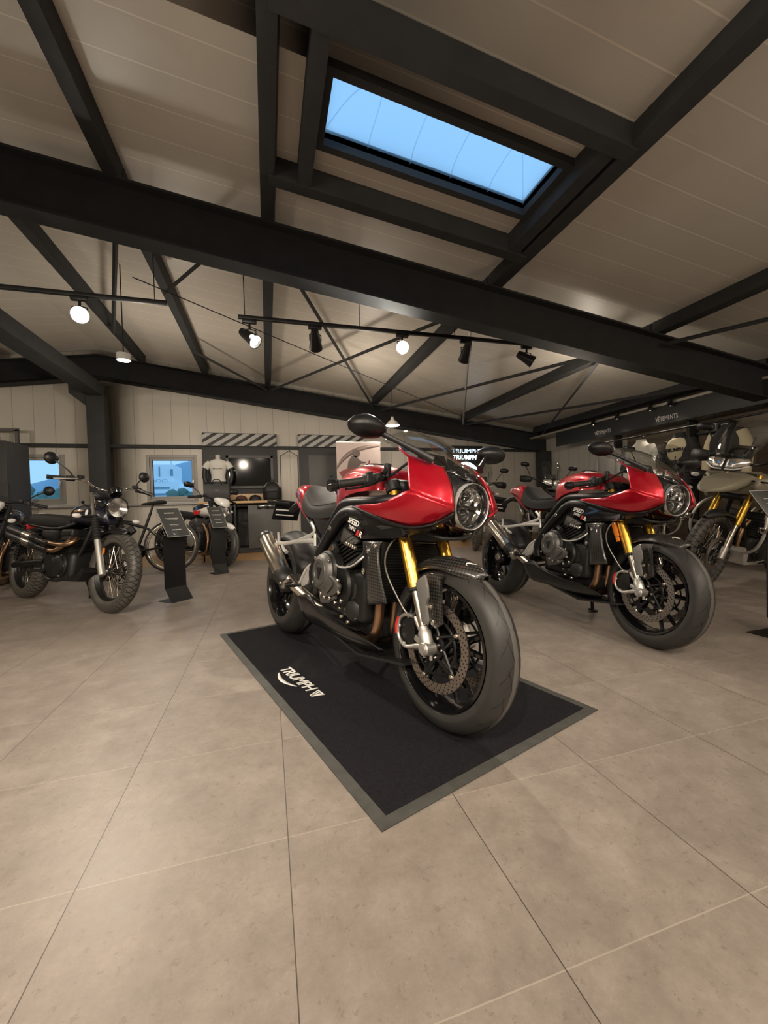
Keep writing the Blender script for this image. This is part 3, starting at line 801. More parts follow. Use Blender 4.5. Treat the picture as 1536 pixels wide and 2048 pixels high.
    # tank
    def trow(x, zt, zb, w, fl):
        o = []
        for j in range(15):
            a = PI * j / 14
            cx_, sz = math.cos(a), math.sin(a)
            yy = -w * (abs(cx_) ** .6) * (1 if cx_ > 0 else -1)
            zz = zb + (zt - zb) * (abs(sz) ** .62)
            o.append((x + fl * (sz - .5) * .02, yy, zz))
        return o
    tk = MB().loft([trow(-.775, .868, .79, .070, -1), trow(-.755, .935, .80, .098, -1), trow(-.715, .985, .82, .112, -1), trow(-.62, 1.008, .85, .128, 0), trow(-.52, 1.012, .865, .142, 0), trow(-.42, 1.000, .872, .146, 0), trow(-.335, .972, .872, .136, 1), trow(-.285, .925, .872, .112, 1), trow(-.275, .89, .872, .09, 1)], n=3).build('fuel_tank', M['red'], root, smooth=60)
    tk['label'] = 'candy red fuel tank'
    k = MB().cyl((-.55, 0, 1.008), (-.55, 0, 1.020), .052, 28, bev=.003); k.build('filler_cap', M['satin'], tk)
    k = MB().prism([(-0.554,-0.148,0.956), (-0.502,-0.15,0.965), (-0.453,-0.15,0.955), (-0.468,-0.15,0.953), (-0.506,-0.15,0.957)], (0, .004, 0)); k.build('tank_emblem', M['badge'], tk)
    # seat and tail
    def srow(x, zt, zb, w, dip=0.0):
        o = []
        for j in range(25):
            a = PI * j / 24
            o.append((x, -w * math.copysign(abs(math.cos(a)) ** .62, math.cos(a)), zb + (zt - zb) * abs(math.sin(a)) ** .55))
        return o
    st = MB().loft([srow(-.700, .850, .795, .070), srow(-.735, .850, .765, .098), srow(-.82, .842, .748, .132), srow(-.93, .842, .748, .146), srow(-1.00, .866, .762, .144), srow(-1.07, .902, .785, .134), srow(-1.13, .938, .815, .118), srow(-1.165, .950, .85, .098)], n=4).build('seat', M['leather'], root, smooth=50)
    for s in (-1, 1): MB().tube([(-.74, s * .085, .836), (-.82, s * .118, .822), (-.93, s * .133, .818), (-1.00, s * .133, .840), (-1.09, s * .120, .888)], .0022, 6, 4).build('seat_piping', M['rubber'], st)
    def crow(x, zt, zb, w, r=.5):
        return [(x, w * math.copysign(abs(math.cos(a)) ** r, math.cos(a)), zb + (zt - zb) * (.5 + .5 * math.copysign(abs(math.sin(a)) ** .8, math.sin(a)))) for a in (2 * PI * j / 24 for j in range(24))]
    tl = MB().loft([crow(-1.06, .86, .745, .120), crow(-1.13, .935, .775, .124), crow(-1.22, .955, .825, .105), crow(-1.32, .945, .862, .078), crow(-1.385, .928, .885, .052)], n=3).build('tail_unit', M['red'], root, smooth=55)
    tl['label'] = 'candy red tail cowl'
    for s in (-1, 1):
        MB().prism([both(p, -s) for p in ((-1.024,-0.123,0.74), (-1.044,-0.123,0.748), (-1.156,-0.123,0.809), (-1.213,-0.12,0.845), (-1.201,-0.12,0.847), (-1.126,-0.124,0.808))], (0, .006 * -s, 0), .002).build('tail_trim', M['red'], tl)
    MB().box((-1.395, 0, .905), (.02, .09, .022), None, .005).build('tail_light', M['redmark'], tl)
    k = MB().tube([(-1.30, 0, .86), (-1.42, 0, .85), (-1.56, 0, .80)], [.03, .024, .02], 8, 3)
    pl = k.build('plate_holder', M['plastic'], root)
    MB().box((-1.64, 0, .80), (.012, .19, .15), Matrix.Rotation(.45, 3, 'Y'), .003).build('number_plate', M['satin'], pl)
    k = MB()
    for dz in (-.035, 0, .035): k.box((-1.628, -.02, .80 + dz), (.006, .13, .007), Matrix.Rotation(.45, 3, 'Y'))
    k.build('plate_stripes', M['badge'], pl)
    for s in (-1, 1):
        MB().tube([(-1.56, s * .02, .845), (-1.57, s * .10, .848), (-1.575, s * .165, .848)], [.008, .008, .015], 8, 3).build('rear_indicator', M['plastic'], pl)
    # frame spars
    for s in (-1, 1):
        k = MB()
        k.tube([(-.20, s * .075, .845), (-.308, s * .150, .822), (-.44, s * .168, .822), (-.545, s * .165, .815), (-.63, s * .155, .770), (-.74, s * .135, .690), (-.80, s * .13, .62)], [.027, .026, .024, .022, .020, .019, .018], 12, 5)
        k.tube([(-.22, s * .09, .76), (-.36, s * .175, .770), (-.445, s * .184, .778), (-.515, s * .186, .762), (-.58, s * .184, .715), (-.68, s * .180, .625), (-.76, s * .172, .545), (-.80, s * .165, .47), (-.79, s * .16, .40)], [.030, .030, .029, .028, .027, .026, .028, .033, .030], 12, 5)
        k.build('frame_spar', M['satin'], root)
        k = MB()
        k.tube([(-.80, s * .13, .62), (-.95, s * .12, .70), (-1.12, s * .10, .78), (-1.25, s * .07, .84)], .013, 8, 3)
        k.tube([(-.78, s * .13, .56), (-.88, s * .13, .66), (-.97, s * .125, .735)], .012, 8, 3)
        k.build('subframe', M['satin'], root)
        bolts('frame_bolt', M['bolt'], root, [((p[0], s * p[1], p[2]), (0, s, 0), .012, .006) for p in ((-.45, .205, .775), (-.59, .205, .70), (-.80, .19, .50))])
    # side panel with lettering
    for s in (-1, 1):
        pl = [both(p, -s) for p in ((-0.444,-0.185,0.782), (-0.237,-0.19,0.755), (-0.105,-0.175,0.724), (-0.097,-0.15,0.702), (-0.114,-0.165,0.681), (-0.358,-0.18,0.663), (-0.415,-0.186,0.694), (-0.48,-0.188,0.738), (-0.504,-0.188,0.753))]
        sp = MB().prism(pl, (0, .03 * -s, 0), .006).build('side_panel', M['gloss'], root)
        if s < 0:
            o = V((-0.451,-0.1955,0.734)); xd = V((-0.346,-0.1955,0.708)) - o; yd = V((.5, 0, 1))
            xn = xd.normalized(); yn = (yd - xn * yd.dot(xn)).normalized()
            lettering('panel_lettering', 'SPEED', .034, M['badge'], sp, o, xd, yd, .0006, .25, .95, bold=.0008)
            lettering('panel_lettering', 'TRIPLE', .022, M['badge'], sp, o + xn * .012 - yn * .024, xd, yd, .0006, .25, .9)
            lettering('panel_lettering', 'R', .036, M['redmark'], sp, o + xn * .080 - yn * .036, xd, yd, .0006, .25, bold=.0012)
            lettering('panel_lettering', 'R', .036, M['badge'], sp, o + xn * .104 - yn * .036, xd, yd, .0006, .25, bold=.0008)
    # engine
    k = MB()
    k.box((-.52, 0, .42), (.40, .34, .22), None, .03, 3)
    k.box((-.42, 0, .30), (.26, .24, .10), None, .03, 3)
    k.cyl((-.60, -.215, .50), (-.60, .20, .50), .098, 32, bev=.01)
    k.cyl((-.49, -.20, .45), (-.49, .20, .45), .09, 28, bev=.01)
    k.cyl((-.78, -.15, .46), (-.78, .15, .46), .06, 20, bev=.008)
    en = k.build('engine', M['dark'], root)
    R_ = Matrix.Rotation(math.radians(-24), 3, 'Y')
    k = MB()
    ax = R_ @ V((0, 0, 1)); c0 = V((-.50, 0, .55))
    k.box(tuple(c0 + ax * .04), (.20, .32, .14), R_, .012)
    for i in range(7): k.box(tuple(c0 + ax * (-.015 + i * .018)), (.222, .345, .006), R_, .002)
    k.box(tuple(c0 + ax * .16), (.19, .33, .09), R_, .02, 3)
    k.build('cylinder_block', M['dark'], en)
    for s in (-1, 1):
        k = MB().prism([both(p, -s) for p in ((-0.554,-0.172,0.643), (-0.53,-0.172,0.707), (-0.488,-0.172,0.691), (-0.393,-0.172,0.653), (-0.411,-0.172,0.64), (-0.502,-0.172,0.624))], (0, .02 * -s, 0), .006)
        k.build('cam_cover', M['engine'], en)
        bolts('cover_bolt', M['bolt'], en, [(both((-.475 + i * .018, -.178, .640 - i * .004), -s), (0, s, 0), .009, .010) for i in range(5)])
    # clutch cover and water pump cover (right), alternator cover (left)
    k = MB().lathe([(0, 0), (.085, 0), (.088, .008), (.080, .022), (.062, .030), (.060, .034), (.045, .034), (.043, .030), (0, .030)], (-.600, -.214, .497), (0, -1, 0), 40)
    k.build('clutch_cover', M['engine'], en)
    k = MB().prism([(-.622, -.246, .520), (-.578, -.246, .520), (-.598, -.246, .465)], (0, -.003, 0), .001); k.build('cover_emblem', M['dark'], en)
    k = MB().prism([(-0.567,-0.215,0.5), (-0.492,-0.215,0.491), (-0.451,-0.215,0.476), (-0.431,-0.215,0.458), (-0.437,-0.215,0.432), (-0.473,-0.215,0.411), (-0.552,-0.215,0.389), (-0.586,-0.215,0.398), (-0.594,-0.215,0.455)], (0, -.022, 0), .008, 3)
    k.prism([(-0.637,-0.205,0.407), (-0.482,-0.205,0.413), (-0.48,-0.205,0.394), (-0.521,-0.205,0.37), (-0.605,-0.205,0.354)], (0, -.02, 0), .006)
    k.prism([(-0.508,-0.24,0.485), (-0.47,-0.24,0.469), (-0.468,-0.24,0.453), (-0.516,-0.24,0.411), (-0.531,-0.24,0.417), (-0.528,-0.24,0.461)], (0, -.006, 0), .003)
    k.build('pump_cover', M['engine'], en)
    MB().lathe([(0, 0), (.090, 0), (.088, .02), (.06, .032), (0, .034)], (-.60, .20, .47), (0, 1, 0), 32).build('alternator_cover', M['engine'], en)
    for x, z in ((-.664, .556), (-.672, .44), (-.585, .40), (-.53, .555), (-.44, .48), (-.425, .43), (-.50, .395), (-.55, .39), (-.45, .385), (-.40, .40)): bolts('engine_bolt', M['bolt'], en, [((x, -.232, z), (0, -1, 0), .008, .008)])
    for x, z in ((-.46, .35), (-.42, .345), (-.52, .345), (-.50, .31), (-.44, .30), (-.38, .33)): bolts('engine_bolt', M['bolt'], en, [((x, -.165, z), (0, -1, 0), .010, .012)])
    k = MB().lathe([(0, -.02), (.040, -.02), (.045, 0), (.045, .05), (.03, .06), (0, .06)], (-.41, -.13, .36), (.3, -1, -.1), 20); k.lathe([(0, -.02), (.035, -.02), (.040, 0), (.040, .04), (0, .045)], (-.43, -.14, .44), (.3, -1, 0), 20)
    k.build('oil_filter', M['plastic'], en)
    k = MB().tube([(-0.56,-0.2,0.571), (-0.526,-0.205,0.543), (-0.454,-0.21,0.534), (-0.374,-0.21,0.549), (-0.323,-0.205,0.577), (-0.316,-0.19,0.594)], .0042, 8, 4); k.build('clutch_cable', M['silver'], en)
    for pts, r in (([(-.64, -.12, .60), (-.60, -.17, .62), (-.55, -.19, .60)], .016), ([(-.36, -.14, .62), (-.40, -.17, .56), (-.47, -.17, .53)], .014), ([(-.70, -.12, .58), (-.68, -.15, .50), (-.66, -.16, .40)], .012)):
        MB().tube(pts, r, 8, 3).build('coolant_hose', M['rubber'], en)
    # radiator with shroud
    ra = MB().loft([[(-.235, -.165, .66), (-.215, -.165, .66), (-.215, .165, .66), (-.235, .165, .66)], [(-.285, -.165, .41), (-.265, -.165, .41), (-.265, .165, .41), (-.285, .165, .41)]]).build('radiator', M['plastic'], root)
    k = MB()
    for i in range(22):
        t = i / 21; k.box((-.212 - .05 * t, 0, .655 - .24 * t), (.005, .31, .0035))
    k.build('radiator_fins', M['satin'], ra)
    for s in (-1, 1):
        SH = [[(-0.357,-0.175,0.655), (-0.276,-0.185,0.66), (-0.211,-0.178,0.663)], [(-0.315,-0.178,0.618), (-0.271,-0.19,0.619), (-0.222,-0.182,0.626)], [(-0.317,-0.176,0.514), (-0.271,-0.19,0.518), (-0.204,-0.18,0.529)], [(-0.314,-0.165,0.4), (-0.27,-0.178,0.407), (-0.173,-0.165,0.425)]]
        MB().sheet([[both(p, -s) for p in r] for r in SH], 4, 4).build('radiator_shroud', M['carbon'], ra, thick=.006, smooth=30)
        k = MB().prism([both(p, -s) for p in ((-0.368,-0.168,0.651), (-0.348,-0.168,0.648), (-0.333,-0.168,0.608), (-0.324,-0.168,0.529), (-0.313,-0.168,0.502), (-0.357,-0.168,0.492), (-0.369,-0.168,0.523), (-0.348,-0.168,0.579))], (0, .02 * -s, 0), .005)
        k.build('radiator_bracket', M['satin'], ra)
        bolts('shroud_bolt', M['bolt'], ra, [(both((-0.334,-0.172,0.531), -s), (0, s, 0), .013, .008), (both((-0.241,-0.186,0.643), -s), (0, s, 0), .009, .007), (both((-0.288,-0.186,0.62), -s), (0, s, 0), .010, .009)])
    # exhaust
    for i, y in enumerate((-.115, -.035, .045)):
        k = MB().tube([(-.335, y, .62), (-.295, y, .57), (-.288, y, .46), (-.292, y, .33), (-.318, y, .262), (-.375, y * .8, .230), (-.46, y * .6, .222), (-.58, y * .4 - .02, .222), (-.68, -.03, .23)], .0205, 16, 4)
        h_ = k.build('header_pipe', M['header'], root); h_['label'] = 'bronze tinted header pipe'
    k = MB().tube([(-.66, -.03, .235), (-.78, -.05, .250), (-.88, -.12, .300), (-.945, -.190, .365), (-1.00, -.225, .415)], [.03, .030, .027, .027, .030], 16, 4)
    k.build('link_pipe', M['steel'], root)
    a, b = V((-0.999,-0.235,0.398)), V((-1.347,-0.24,0.621)); d = (b - a); L = d.length
    mu = MB().lathe([(.040, L * .10), (.047, L * .14), (.050, L * .5), (.050, L * .93), (.046, L * .985), (.040, L), (.034, L), (.034, L * .9)], a, d, 36).build('muffler', M['steel'], root)
    mu['label'] = 'brushed steel muffler'
    MB().lathe([(.030, -.01), (.040, .0), (.049, L * .06), (.0515, L * .15), (.0505, L * .17), (.04, L * .17)], a, d, 36).build('muffler_cone', M['plastic'], mu)
    MB().lathe([(.0505, L * .915), (.0515, L * .925), (.0515, L * .96), (.047, L * 1.0), (.036, L * 1.005), (.034, L * .96)], a, d, 36).build('end_cap', M['satin'], mu)
    k = MB().lathe([(.031, 0), (.037, .003), (.037, .022), (.031, .025)], a - d.normalized() * .045, d, 24); k.bolt(tuple(a - d.normalized() * .03 + V((0, -.038, .012))), (0, -1, .3), .008, .01)
    k.build('exhaust_clamp', M['bolt'], mu)
    # belly pan
    for s in (-1, 1):
        BP = [[(-0.901,-0.2,0.337), (-0.9,-0.205,0.32), (-0.86,-0.19,0.246), (-0.815,-0.165,0.214)], [(-0.794,-0.196,0.362), (-0.771,-0.205,0.333), (-0.672,-0.195,0.262), (-0.672,-0.16,0.213)], [(-0.668,-0.19,0.309), (-0.63,-0.198,0.299), (-0.532,-0.185,0.24), (-0.518,-0.15,0.205)],
              [(-0.466,-0.18,0.281), (-0.438,-0.186,0.275), (-0.383,-0.172,0.234), (-0.384,-0.14,0.205)], [(-0.306,-0.165,0.261), (-0.283,-0.17,0.262), (-0.261,-0.155,0.237), (-0.288,-0.12,0.209)], [(-0.235,-0.135,0.236), (-0.226,-0.136,0.234), (-0.234,-0.12,0.222), (-0.268,-0.09,0.205)]]
        MB().sheet([[both(p, -s) for p in r] for r in BP], 4, 4).build('belly_pan', M['belly'], root, thick=.005)
    k = MB().loft([[(-.86, -.15, .24), (-.86, .15, .24), (-.86, .15, .25), (-.86, -.15, .25)], [(-.40, -.14, .165), (-.40, .14, .165), (-.40, .14, .175), (-.40, -.14, .175)], [(-.13, -.10, .195), (-.13, .10, .195), (-.13, .10, .205), (-.13, -.10, .205)]])
    k.build('belly_floor', M['plastic'], root)
    MB().loft([[(-.86, -.17, .285), (-.86, .17, .285), (-.86, .17, .292), (-.86, -.17, .292)], [(-.60, -.16, .272), (-.60, .16, .272), (-.60, .16, .279), (-.60, -.16, .279)], [(-.40, -.15, .268), (-.40, .15, .268), (-.40, .15, .275), (-.40, -.15, .275)]]).build('belly_cover', M['plastic'], root)
    # footrest hangers
    for s in (-1, 1):
        k = MB()
        q = lambda *a: [both(p, -s) for p in a]
        k.tube(q((-1.238,-0.205,0.591), (-1.139,-0.205,0.594), (-1.001,-0.205,0.611), (-0.87,-0.202,0.625), (-0.758,-0.198,0.63)), [.012, .011, .011, .013, .014], 8, 3, flat=.7)
        k.tube(q((-1.001,-0.205,0.611), (-0.87,-0.203,0.64), (-0.787,-0.2,0.665), (-0.772,-0.198,0.687), (-0.828,-0.19,0.721)), [.010, .010, .010, .009, .009], 8, 3, flat=.7)
        k.tube(q((-0.751,-0.198,0.606), (-0.755,-0.198,0.63), (-0.761,-0.198,0.668)), .008, 8)
        k.tube(q((-1.226,-0.205,0.586), (-1.214,-0.21,0.624), (-1.213,-0.215,0.655)), [.010, .009, .008], 8)
        k.tube(q((-1.168,-0.205,0.589), (-1.14,-0.205,0.561), (-1.094,-0.205,0.548)), [.008, .009, .011], 8)
        fh = k.build('pillion_hanger', M['silver'], root); fh['label'] = 'silver pillion footrest hanger'
        k = MB()
        k.prism(q((-.83, -.175, .52), (-.80, -.175, .50), (-.86, -.178, .40), (-.95, -.180, .37), (-.97, -.180, .39), (-.90, -.178, .44)), (0, .012 * -s, 0), .004)
        k.tube(q((-.83, -.17, .51), (-.88, -.18, .47), (-.95, -.18, .385)), .009, 8, 3)
        k.build('footrest_plate', M['silver'] , root)
        k = MB().cyl(both((-.93, -.18, .385), -s), both((-.935, -.265, .388), -s), .010, 12, bev=.002); k.build('footrest', M['satin'], root)
    # swingarm, shock, hugger
    k = MB().tube([(-.80, .13, .45), (-.95, .14, .42), (-1.2, .155, .36), (-1.439, .15, .32)], [.05, .045, .04, .05], 12, 4, flat=.8)
    k.tube([(-.80, -.12, .45), (-.90, -.05, .44), (-1.02, .06, .41), (-1.1, .14, .385)], .035, 10, 3)
    k.lathe([(0, -.10), (.055, -.10), (.07, -.06), (.07, .02), (0, .02)], (-1.439, .14, .32), (0, 1, 0), 24)
    sw = k.build('swingarm', M['satin'], root)
    rows = fender_arc((-1.439, 0, .32), .345, .10, math.radians(118), math.radians(20), 14, 8, drop=0)
    MB().sheet(rows, 1, 1).build('rear_hugger', M['plastic'], sw, thick=.003)
    k = MB().cyl((-.86, -.02, .42), (-.78, -.02, .70), .022, 14)
    for i in range(6): k.lathe([(.030, -.005), (.035, 0), (.030, .005)], (-.86 + .0118 * i + .01, -.02, .455 + .041 * i), (.28, 0, .96), 16)
    k.build('rear_shock', M['satin'], root)
    k = MB()
    k.tube([(-.80, .165, .50), (-1.1, .185, .435), (-1.439, .19, .40)], .009, 6, flat=.5); k.tube([(-.80, .165, .42), (-1.1, .185, .32), (-1.439, .19, .24)], .009, 6, flat=.5)
    k.lathe([(.05, -.004), (.08, -.004), (.08, .004), (.05, .004)], (-1.439, .19, .32), (0, 1, 0), 30, closed=True)
    k.build('drive_chain', M['dark'], root)
    # hoses at the front
    k = MB().tube([(-.19, -.07, .70), (-.185, -.145, .665), (-.200, -.165, .60), (-.190, -.155, .53), (-.135, -.125, .43), (-.11, -.115, .40)], .0036, 8, 4)
    k.build('brake_hose', M['hose'], root); k = MB().tube([(-.19, .07, .70), (-.185, .145, .665), (-.200, .165, .60), (-.190, .155, .53), (-.135, .125, .43), (-.11, .115, .40)], .0036, 8, 4)
    k.build('brake_hose', M['hose'], root)
    MB().tube([(-.10, -.09, .72), (-.02, -.04, .69), (.02, .06, .70), (-.02, .12, .73)], .007, 8, 4).build('cable', M['rubber'], root); MB().tube([(-.26, -.12, .93), (-.16, -.08, .99), (-.10, -.02, .95), (-.16, .04, .90)], .006, 8, 4).build('cable', M['rubber'], root); k = MB().tube([(-.26, .12, .93), (-.16, .08, .98), (-.10, .02, .93), (-.18, -.04, .88)], .006, 8, 4)
    k.build('cable', M['rubber'], root)
    # side stand
    k = MB().tube([(-.64, .15, .24), (-.66, .225, .11), (-.67, .245, .050)], [.014, .012, .012], 10, 3); k.lathe([(0, -.006), (.032, -.006), (.034, 0), (.030, .006), (0, .006)], (-.67, .250, .045), (0, .107, .994), 18)
    k.build('side_stand', M['satin'], root)
    return root


# ---------------------------------------------------------------- the other motorcycles share one chassis maker
def ring(x, zt, zb, w, n=20, e=.6):
    return [(x, w * math.copysign(abs(math.cos(a)) ** e, math.cos(a)), (zt + zb) / 2 + (zt - zb) / 2 * math.copysign(abs(math.sin(a)) ** e, math.sin(a))) for a in (2 * PI * j / n for j in range(n))]
def ringloft(secs, n=3, e=.6):
    return MB().loft([ring(*q, e=e) for q in secs], n=n)
def chassis(root, c):
    rk, Rf, wb, Rr = c['rake'], c['Rf'], c['wb'], c['Rr']; fy = c.get('fy', .098)
    FK = lambda z, s, dx=0.0: (-rk * (z - Rf) + dx, fy * s, z)
    T = c['tyre']
    if c['wire']:
        fw = wire_wheel('front_wheel', root, (0, 0, Rf), c['rbf'] + .003, .028, M['satin'], M['steel'])
        rw = wire_wheel('rear_wheel', root, (-wb, 0, Rr), c['rbr'] + .003, .045, M['satin'], M['steel'])
    else:
        fw = cast_wheel('front_wheel', root, (0, 0, Rf), c['rbf'] + .003, .048, M['gloss'], 5)
        rw = cast_wheel('rear_wheel', root, (-wb, 0, Rr), c['rbr'] + .003, .075, M['gloss'], 5)
    add_tyre(fw, Rf, c['wf'], c['rbf'], T); add_tyre(rw, Rr, c['wr'], c['rbr'], T)
    sd = c.get('discs', (-1, 1))
    for s in sd: add_disc(fw, s * .06, .11, .15, M['disc'], s=s)
    add_disc(rw, -.07, .07, .11, M['disc'], s=-1, carrier=False)
    MB().cyl((0, -fy - .01, 0), (0, fy + .01, 0), .011, 14).build('axle', M['bolt'], fw)
    zt = c['forktop']
    for s in (-1, 1):
        if c['fork'] == 'gaiter':
            leg = MB().cyl(FK(Rf - .03, s), FK(.60, s), .026, 20, bev=.005).build('fork_leg', M['alu'], root)
            MB().cyl(FK(.60, s), FK(zt, s), .0205, 18).build('stanchion', M['chrome'], leg)
            pr = []
            for i in range(9):
                pr += [(.024, i * .026), (.033, i * .026 + .008), (.033, i * .026 + .014), (.024, i * .026 + .022)]
            a, b = V(FK(.585, s)), V(FK(.80, s)); MB().lathe(pr, a, b - a, 18).build('fork_gaiter', M['rubber'], leg)
        else:
            fm = M['gold'] if c['fork'] == 'gold' else M['satin']
            leg = MB().cyl(FK(.60, s), FK(zt, s), .027, 20, bev=.003).build('fork_leg', fm, root)
            if c['fork'] == 'gold': leg['label'] = 'gold fork tube'
            MB().cyl(FK(Rf, s), FK(.61, s), .019, 16).build('slider', M['steel'], leg)
            MB().cyl(FK(Rf - .03, s), FK(Rf + .07, s), .026, 16, bev=.004).build('axle_clamp', M['alu'] if c['fork'] == 'gold' else M['satin'], leg)
        if s in sd:
            MB().prism([(-.13, s * .10, Rf + .10), (-.06, s * .10, Rf + .12), (-.05, s * .10, Rf + .03), (-.12, s * .10, Rf + .01)], (0, -s * .06, 0), .006).build('brake_caliper', M['satin'], root)
    k = MB()
    for z in (zt - .02, zt - .19):
        k.tube([FK(z, -1), FK(z, -.5, .02), FK(z, .5, .02), FK(z, 1)], .030, 10, 3, flat=.7)
    k.cyl(FK(zt - .19, 0), FK(zt - .02, 0), .025, 14); k.build('triple_clamp', M['satin'], root)
    # front mudguard with stays
    a0, a1 = c.get('fa', (50, 135)); fm = c['fendermat']
    fd = MB().sheet(fender_arc((0, 0, Rf), Rf + c.get('fgap', .030), c['wf'] + .022, math.radians(a0), math.radians(a1), 12, 8), 1, 1).build('front_fender', fm, root, thick=.004)
    if c.get('fgap', .03) < .06:
        k = MB()
        k.tube([FK(.55, -1), (-.09, -.075, Rf + .26), (-.09, 0, Rf + .33), (-.09, .075, Rf + .26), FK(.55, 1)], .007, 8, 3); k.build('fender_stay', M['satin'], fd)
    # frame: backbone loop and cradle on each side
    for s in (-1, 1):
        k = MB().tube([(-.30, s * .03, zt - .06), (-.42, s * .07, c['tz'] - .03), (-.75, s * .11, c['sz'] - .08), (-wb + .20, s * .11, c['sz'] - .05), (-wb + .02, s * .08, c['sz'] - .02)], .016, 10, 4)
        k.tube([(-.27, s * .03, zt - .16), (-.33, s * .07, .60), (-.45, s * .10, .34), (-.55, s * .12, .24), (-.80, s * .13, .24), (-.90, s * .12, .36), (-.84, s * .11, c['sz'] - .09)], .017, 10, 4)
        k.build('frame', M['satin'], root)
        MB().tube([(-.88, s * .12, .38), (-1.1, s * .135, .36), (-wb, s * .13, Rr)], [.028, .024, .028], 10, 3).build('swingarm', M['satin'], root)
    # engine
    en = MB().box((-.60, 0, .36), (.44, .30, .24), None, .05, 3).cyl((-.52, -.17, .36), (-.52, .17, .36), .10, 28, bev=.01).cyl((-.74, -.16, .38), (-.74, .16, .38), .085, 24, bev=.01).build('engine', M['dark'], root)
    R_ = Matrix.Rotation(math.radians(-c.get('cyl', 8)), 3, 'Y'); ax = R_ @ V((0, 0, 1)); c0 = V((-.53, 0, .47))
    k = MB().box(tuple(c0 + ax * .06), (.17, .28, .16), R_, .01)
    for i in range(6): k.box(tuple(c0 + ax * (.0 + i * .022)), (.20, .31, .008), R_, .003)
    k.box(tuple(c0 + ax * .17), (.18, .29, .07), R_, .02, 3); k.build('cylinder_block', M[c.get('cylmat', 'dark')], en)
    for s in (-1, 1):
        MB().lathe([(0, 0), (.088, 0), (.084, .02), (.06, .032), (.03, .034), (0, .034)], (-.52, s * .168, .36), (0, s, 0), 28).build('engine_cover', M[c.get('covermat', 'engine')], en)
        bolts('engine_bolt', M['bolt'], en, [((-.52 + .09 * math.cos(t), s * .172, .36 + .09 * math.sin(t)), (0, s, 0), .007, .007) for t in (0, 1.26, 2.5, 3.8, 5.0)])
    # tank, seat
    tk = ringloft(c['tank'], 3, .72).build('fuel_tank', c['tankmat'], root, smooth=60)
    tx = c['tank'][len(c['tank']) // 2]
    MB().cyl((tx[0], 0, tx[1] - .004), (tx[0], 0, tx[1] + .012), .036, 22, bev=.003).build('filler_cap', M['chrome'] if c['wire'] else M['satin'], tk)
    st = ringloft(c['seat'], 3, .5).build('seat', M['leather'], root, smooth=60)
    # handlebar
    b = c['bar']   # clamp point, bend point, bar end (left side)
    k = MB(); L_ = [V(p) for p in b]
    pts = [V(both(p, -1)) for p in L_[::-1]] + L_
    bar = k.tube(pts, .0115, 10, 4).build('handlebar', M[c.get('barmat', 'satin')], root)
    for s in (-1, 1):
        e1 = V(both(L_[-1], s)); e0 = V(both(L_[-2], s)); d = (e0 - e1).normalized()
        MB().lathe([(0, -.012), (.018, -.010), (.018, 0), (.0165, .004), (.0165, .11), (.022, .115), (.022, .125), (0, .126)], e1, d, 16).build('grip', M['rubber'], bar)
        MB().box(tuple(e1 + d * .15), (.040, .042, .045), None, .009).box(tuple(e1 + d * .20 + V((.02, 0, .012))), (.05, .04, .035), None, .008).build('switch_box', M['plastic'], bar)
        MB().tube([e1 + d * .18 + V((.03, 0, 0)), e1 + d * .12 + V((.05, 0, -.008)), e1 + d * .01 + V((.055, 0, -.015))], [.007, .006, .006], 8, 3, flat=.6).build('lever', M[c.get('levermat', 'satin')], bar)
        if 'mirror' in c:
            mp = V(both(c['mirror'], s)); q = e1 + d * .17
            mi = MB().tube([q, q + (mp - q) * .25 + V((-.02, 0, .03)), mp], .006, 8, 4).build('mirror', M['satin'], root)
            if c.get('roundmirror', True):
                MB().lathe([(0, .022), (.035, .018), (.050, .004), (.052, -.004), (.048, -.008)], mp, (1, 0, .05), 28).build('mirror_shell', M['satin'], mi); MB().lathe([(0, 0), (.048, 0)], mp + V((-.0075, 0, 0)), (-1, 0, -.05), 28).build('mirror_glass', M['mirror'], mi)
            else:
                ol = [(-.075, -.02), (-.06, .025), (0, .04), (.06, .035), (.08, .0), (.06, -.035), (-.04, -.04)]
                MB().loft([[(mp.x + x, mp.y + s * y * f, mp.z + z * f) for y, z in ol] for x, f in ((.04, .4), (.03, .75), (.005, 1.0), (-.008, 1.0))]).build('mirror_shell', M['satin'], mi, smooth=60)
                MB().loft([[(mp.x + x, mp.y + s * y * .9, mp.z + z * .9) for y, z in ol] for x in (-.0085, -.0105)]).build('mirror_glass', M['mirror'], mi)
    # round headlamp
    if 'lamp' in c:
        o, r = V(c['lamp'][:3]), c['lamp'][3]; d = V((1, 0, -.06)).normalized()
        hl = MB().lathe([(0, -.12), (r * .5, -.115), (r * .85, -.075), (r, -.02), (r * 1.04, .0), (r * 1.04, .012), (r * .95, .016), (r * .93, .0), (r * .9, -.02)], o, d, 36, cap=False).build('headlight', M['gloss'], root)
        MB().lathe([(0, -.05), (r * .5, -.045), (r * .92, -.004)], o, d, 32, cap=False).build('lamp_bowl', M['reflector'], hl); MB().lathe([(r * .95, .008), (r * .7, .022), (0, .03)], o, d, 32, cap=False).build('lens', M['lens'], hl)
        k = MB().tube([o + V((-.03, r, 0)), (o.x - .12, fy, o.z + .02)], .012, 8); k.tube([o + V((-.03, -r, 0)), (o.x - .12, -fy, o.z + .02)], .012, 8).tube([(o.x - .12, -fy, o.z + .02), (o.x - .12, fy, o.z + .02)], .012, 8); k.build('lamp_bracket', M['satin'], hl)
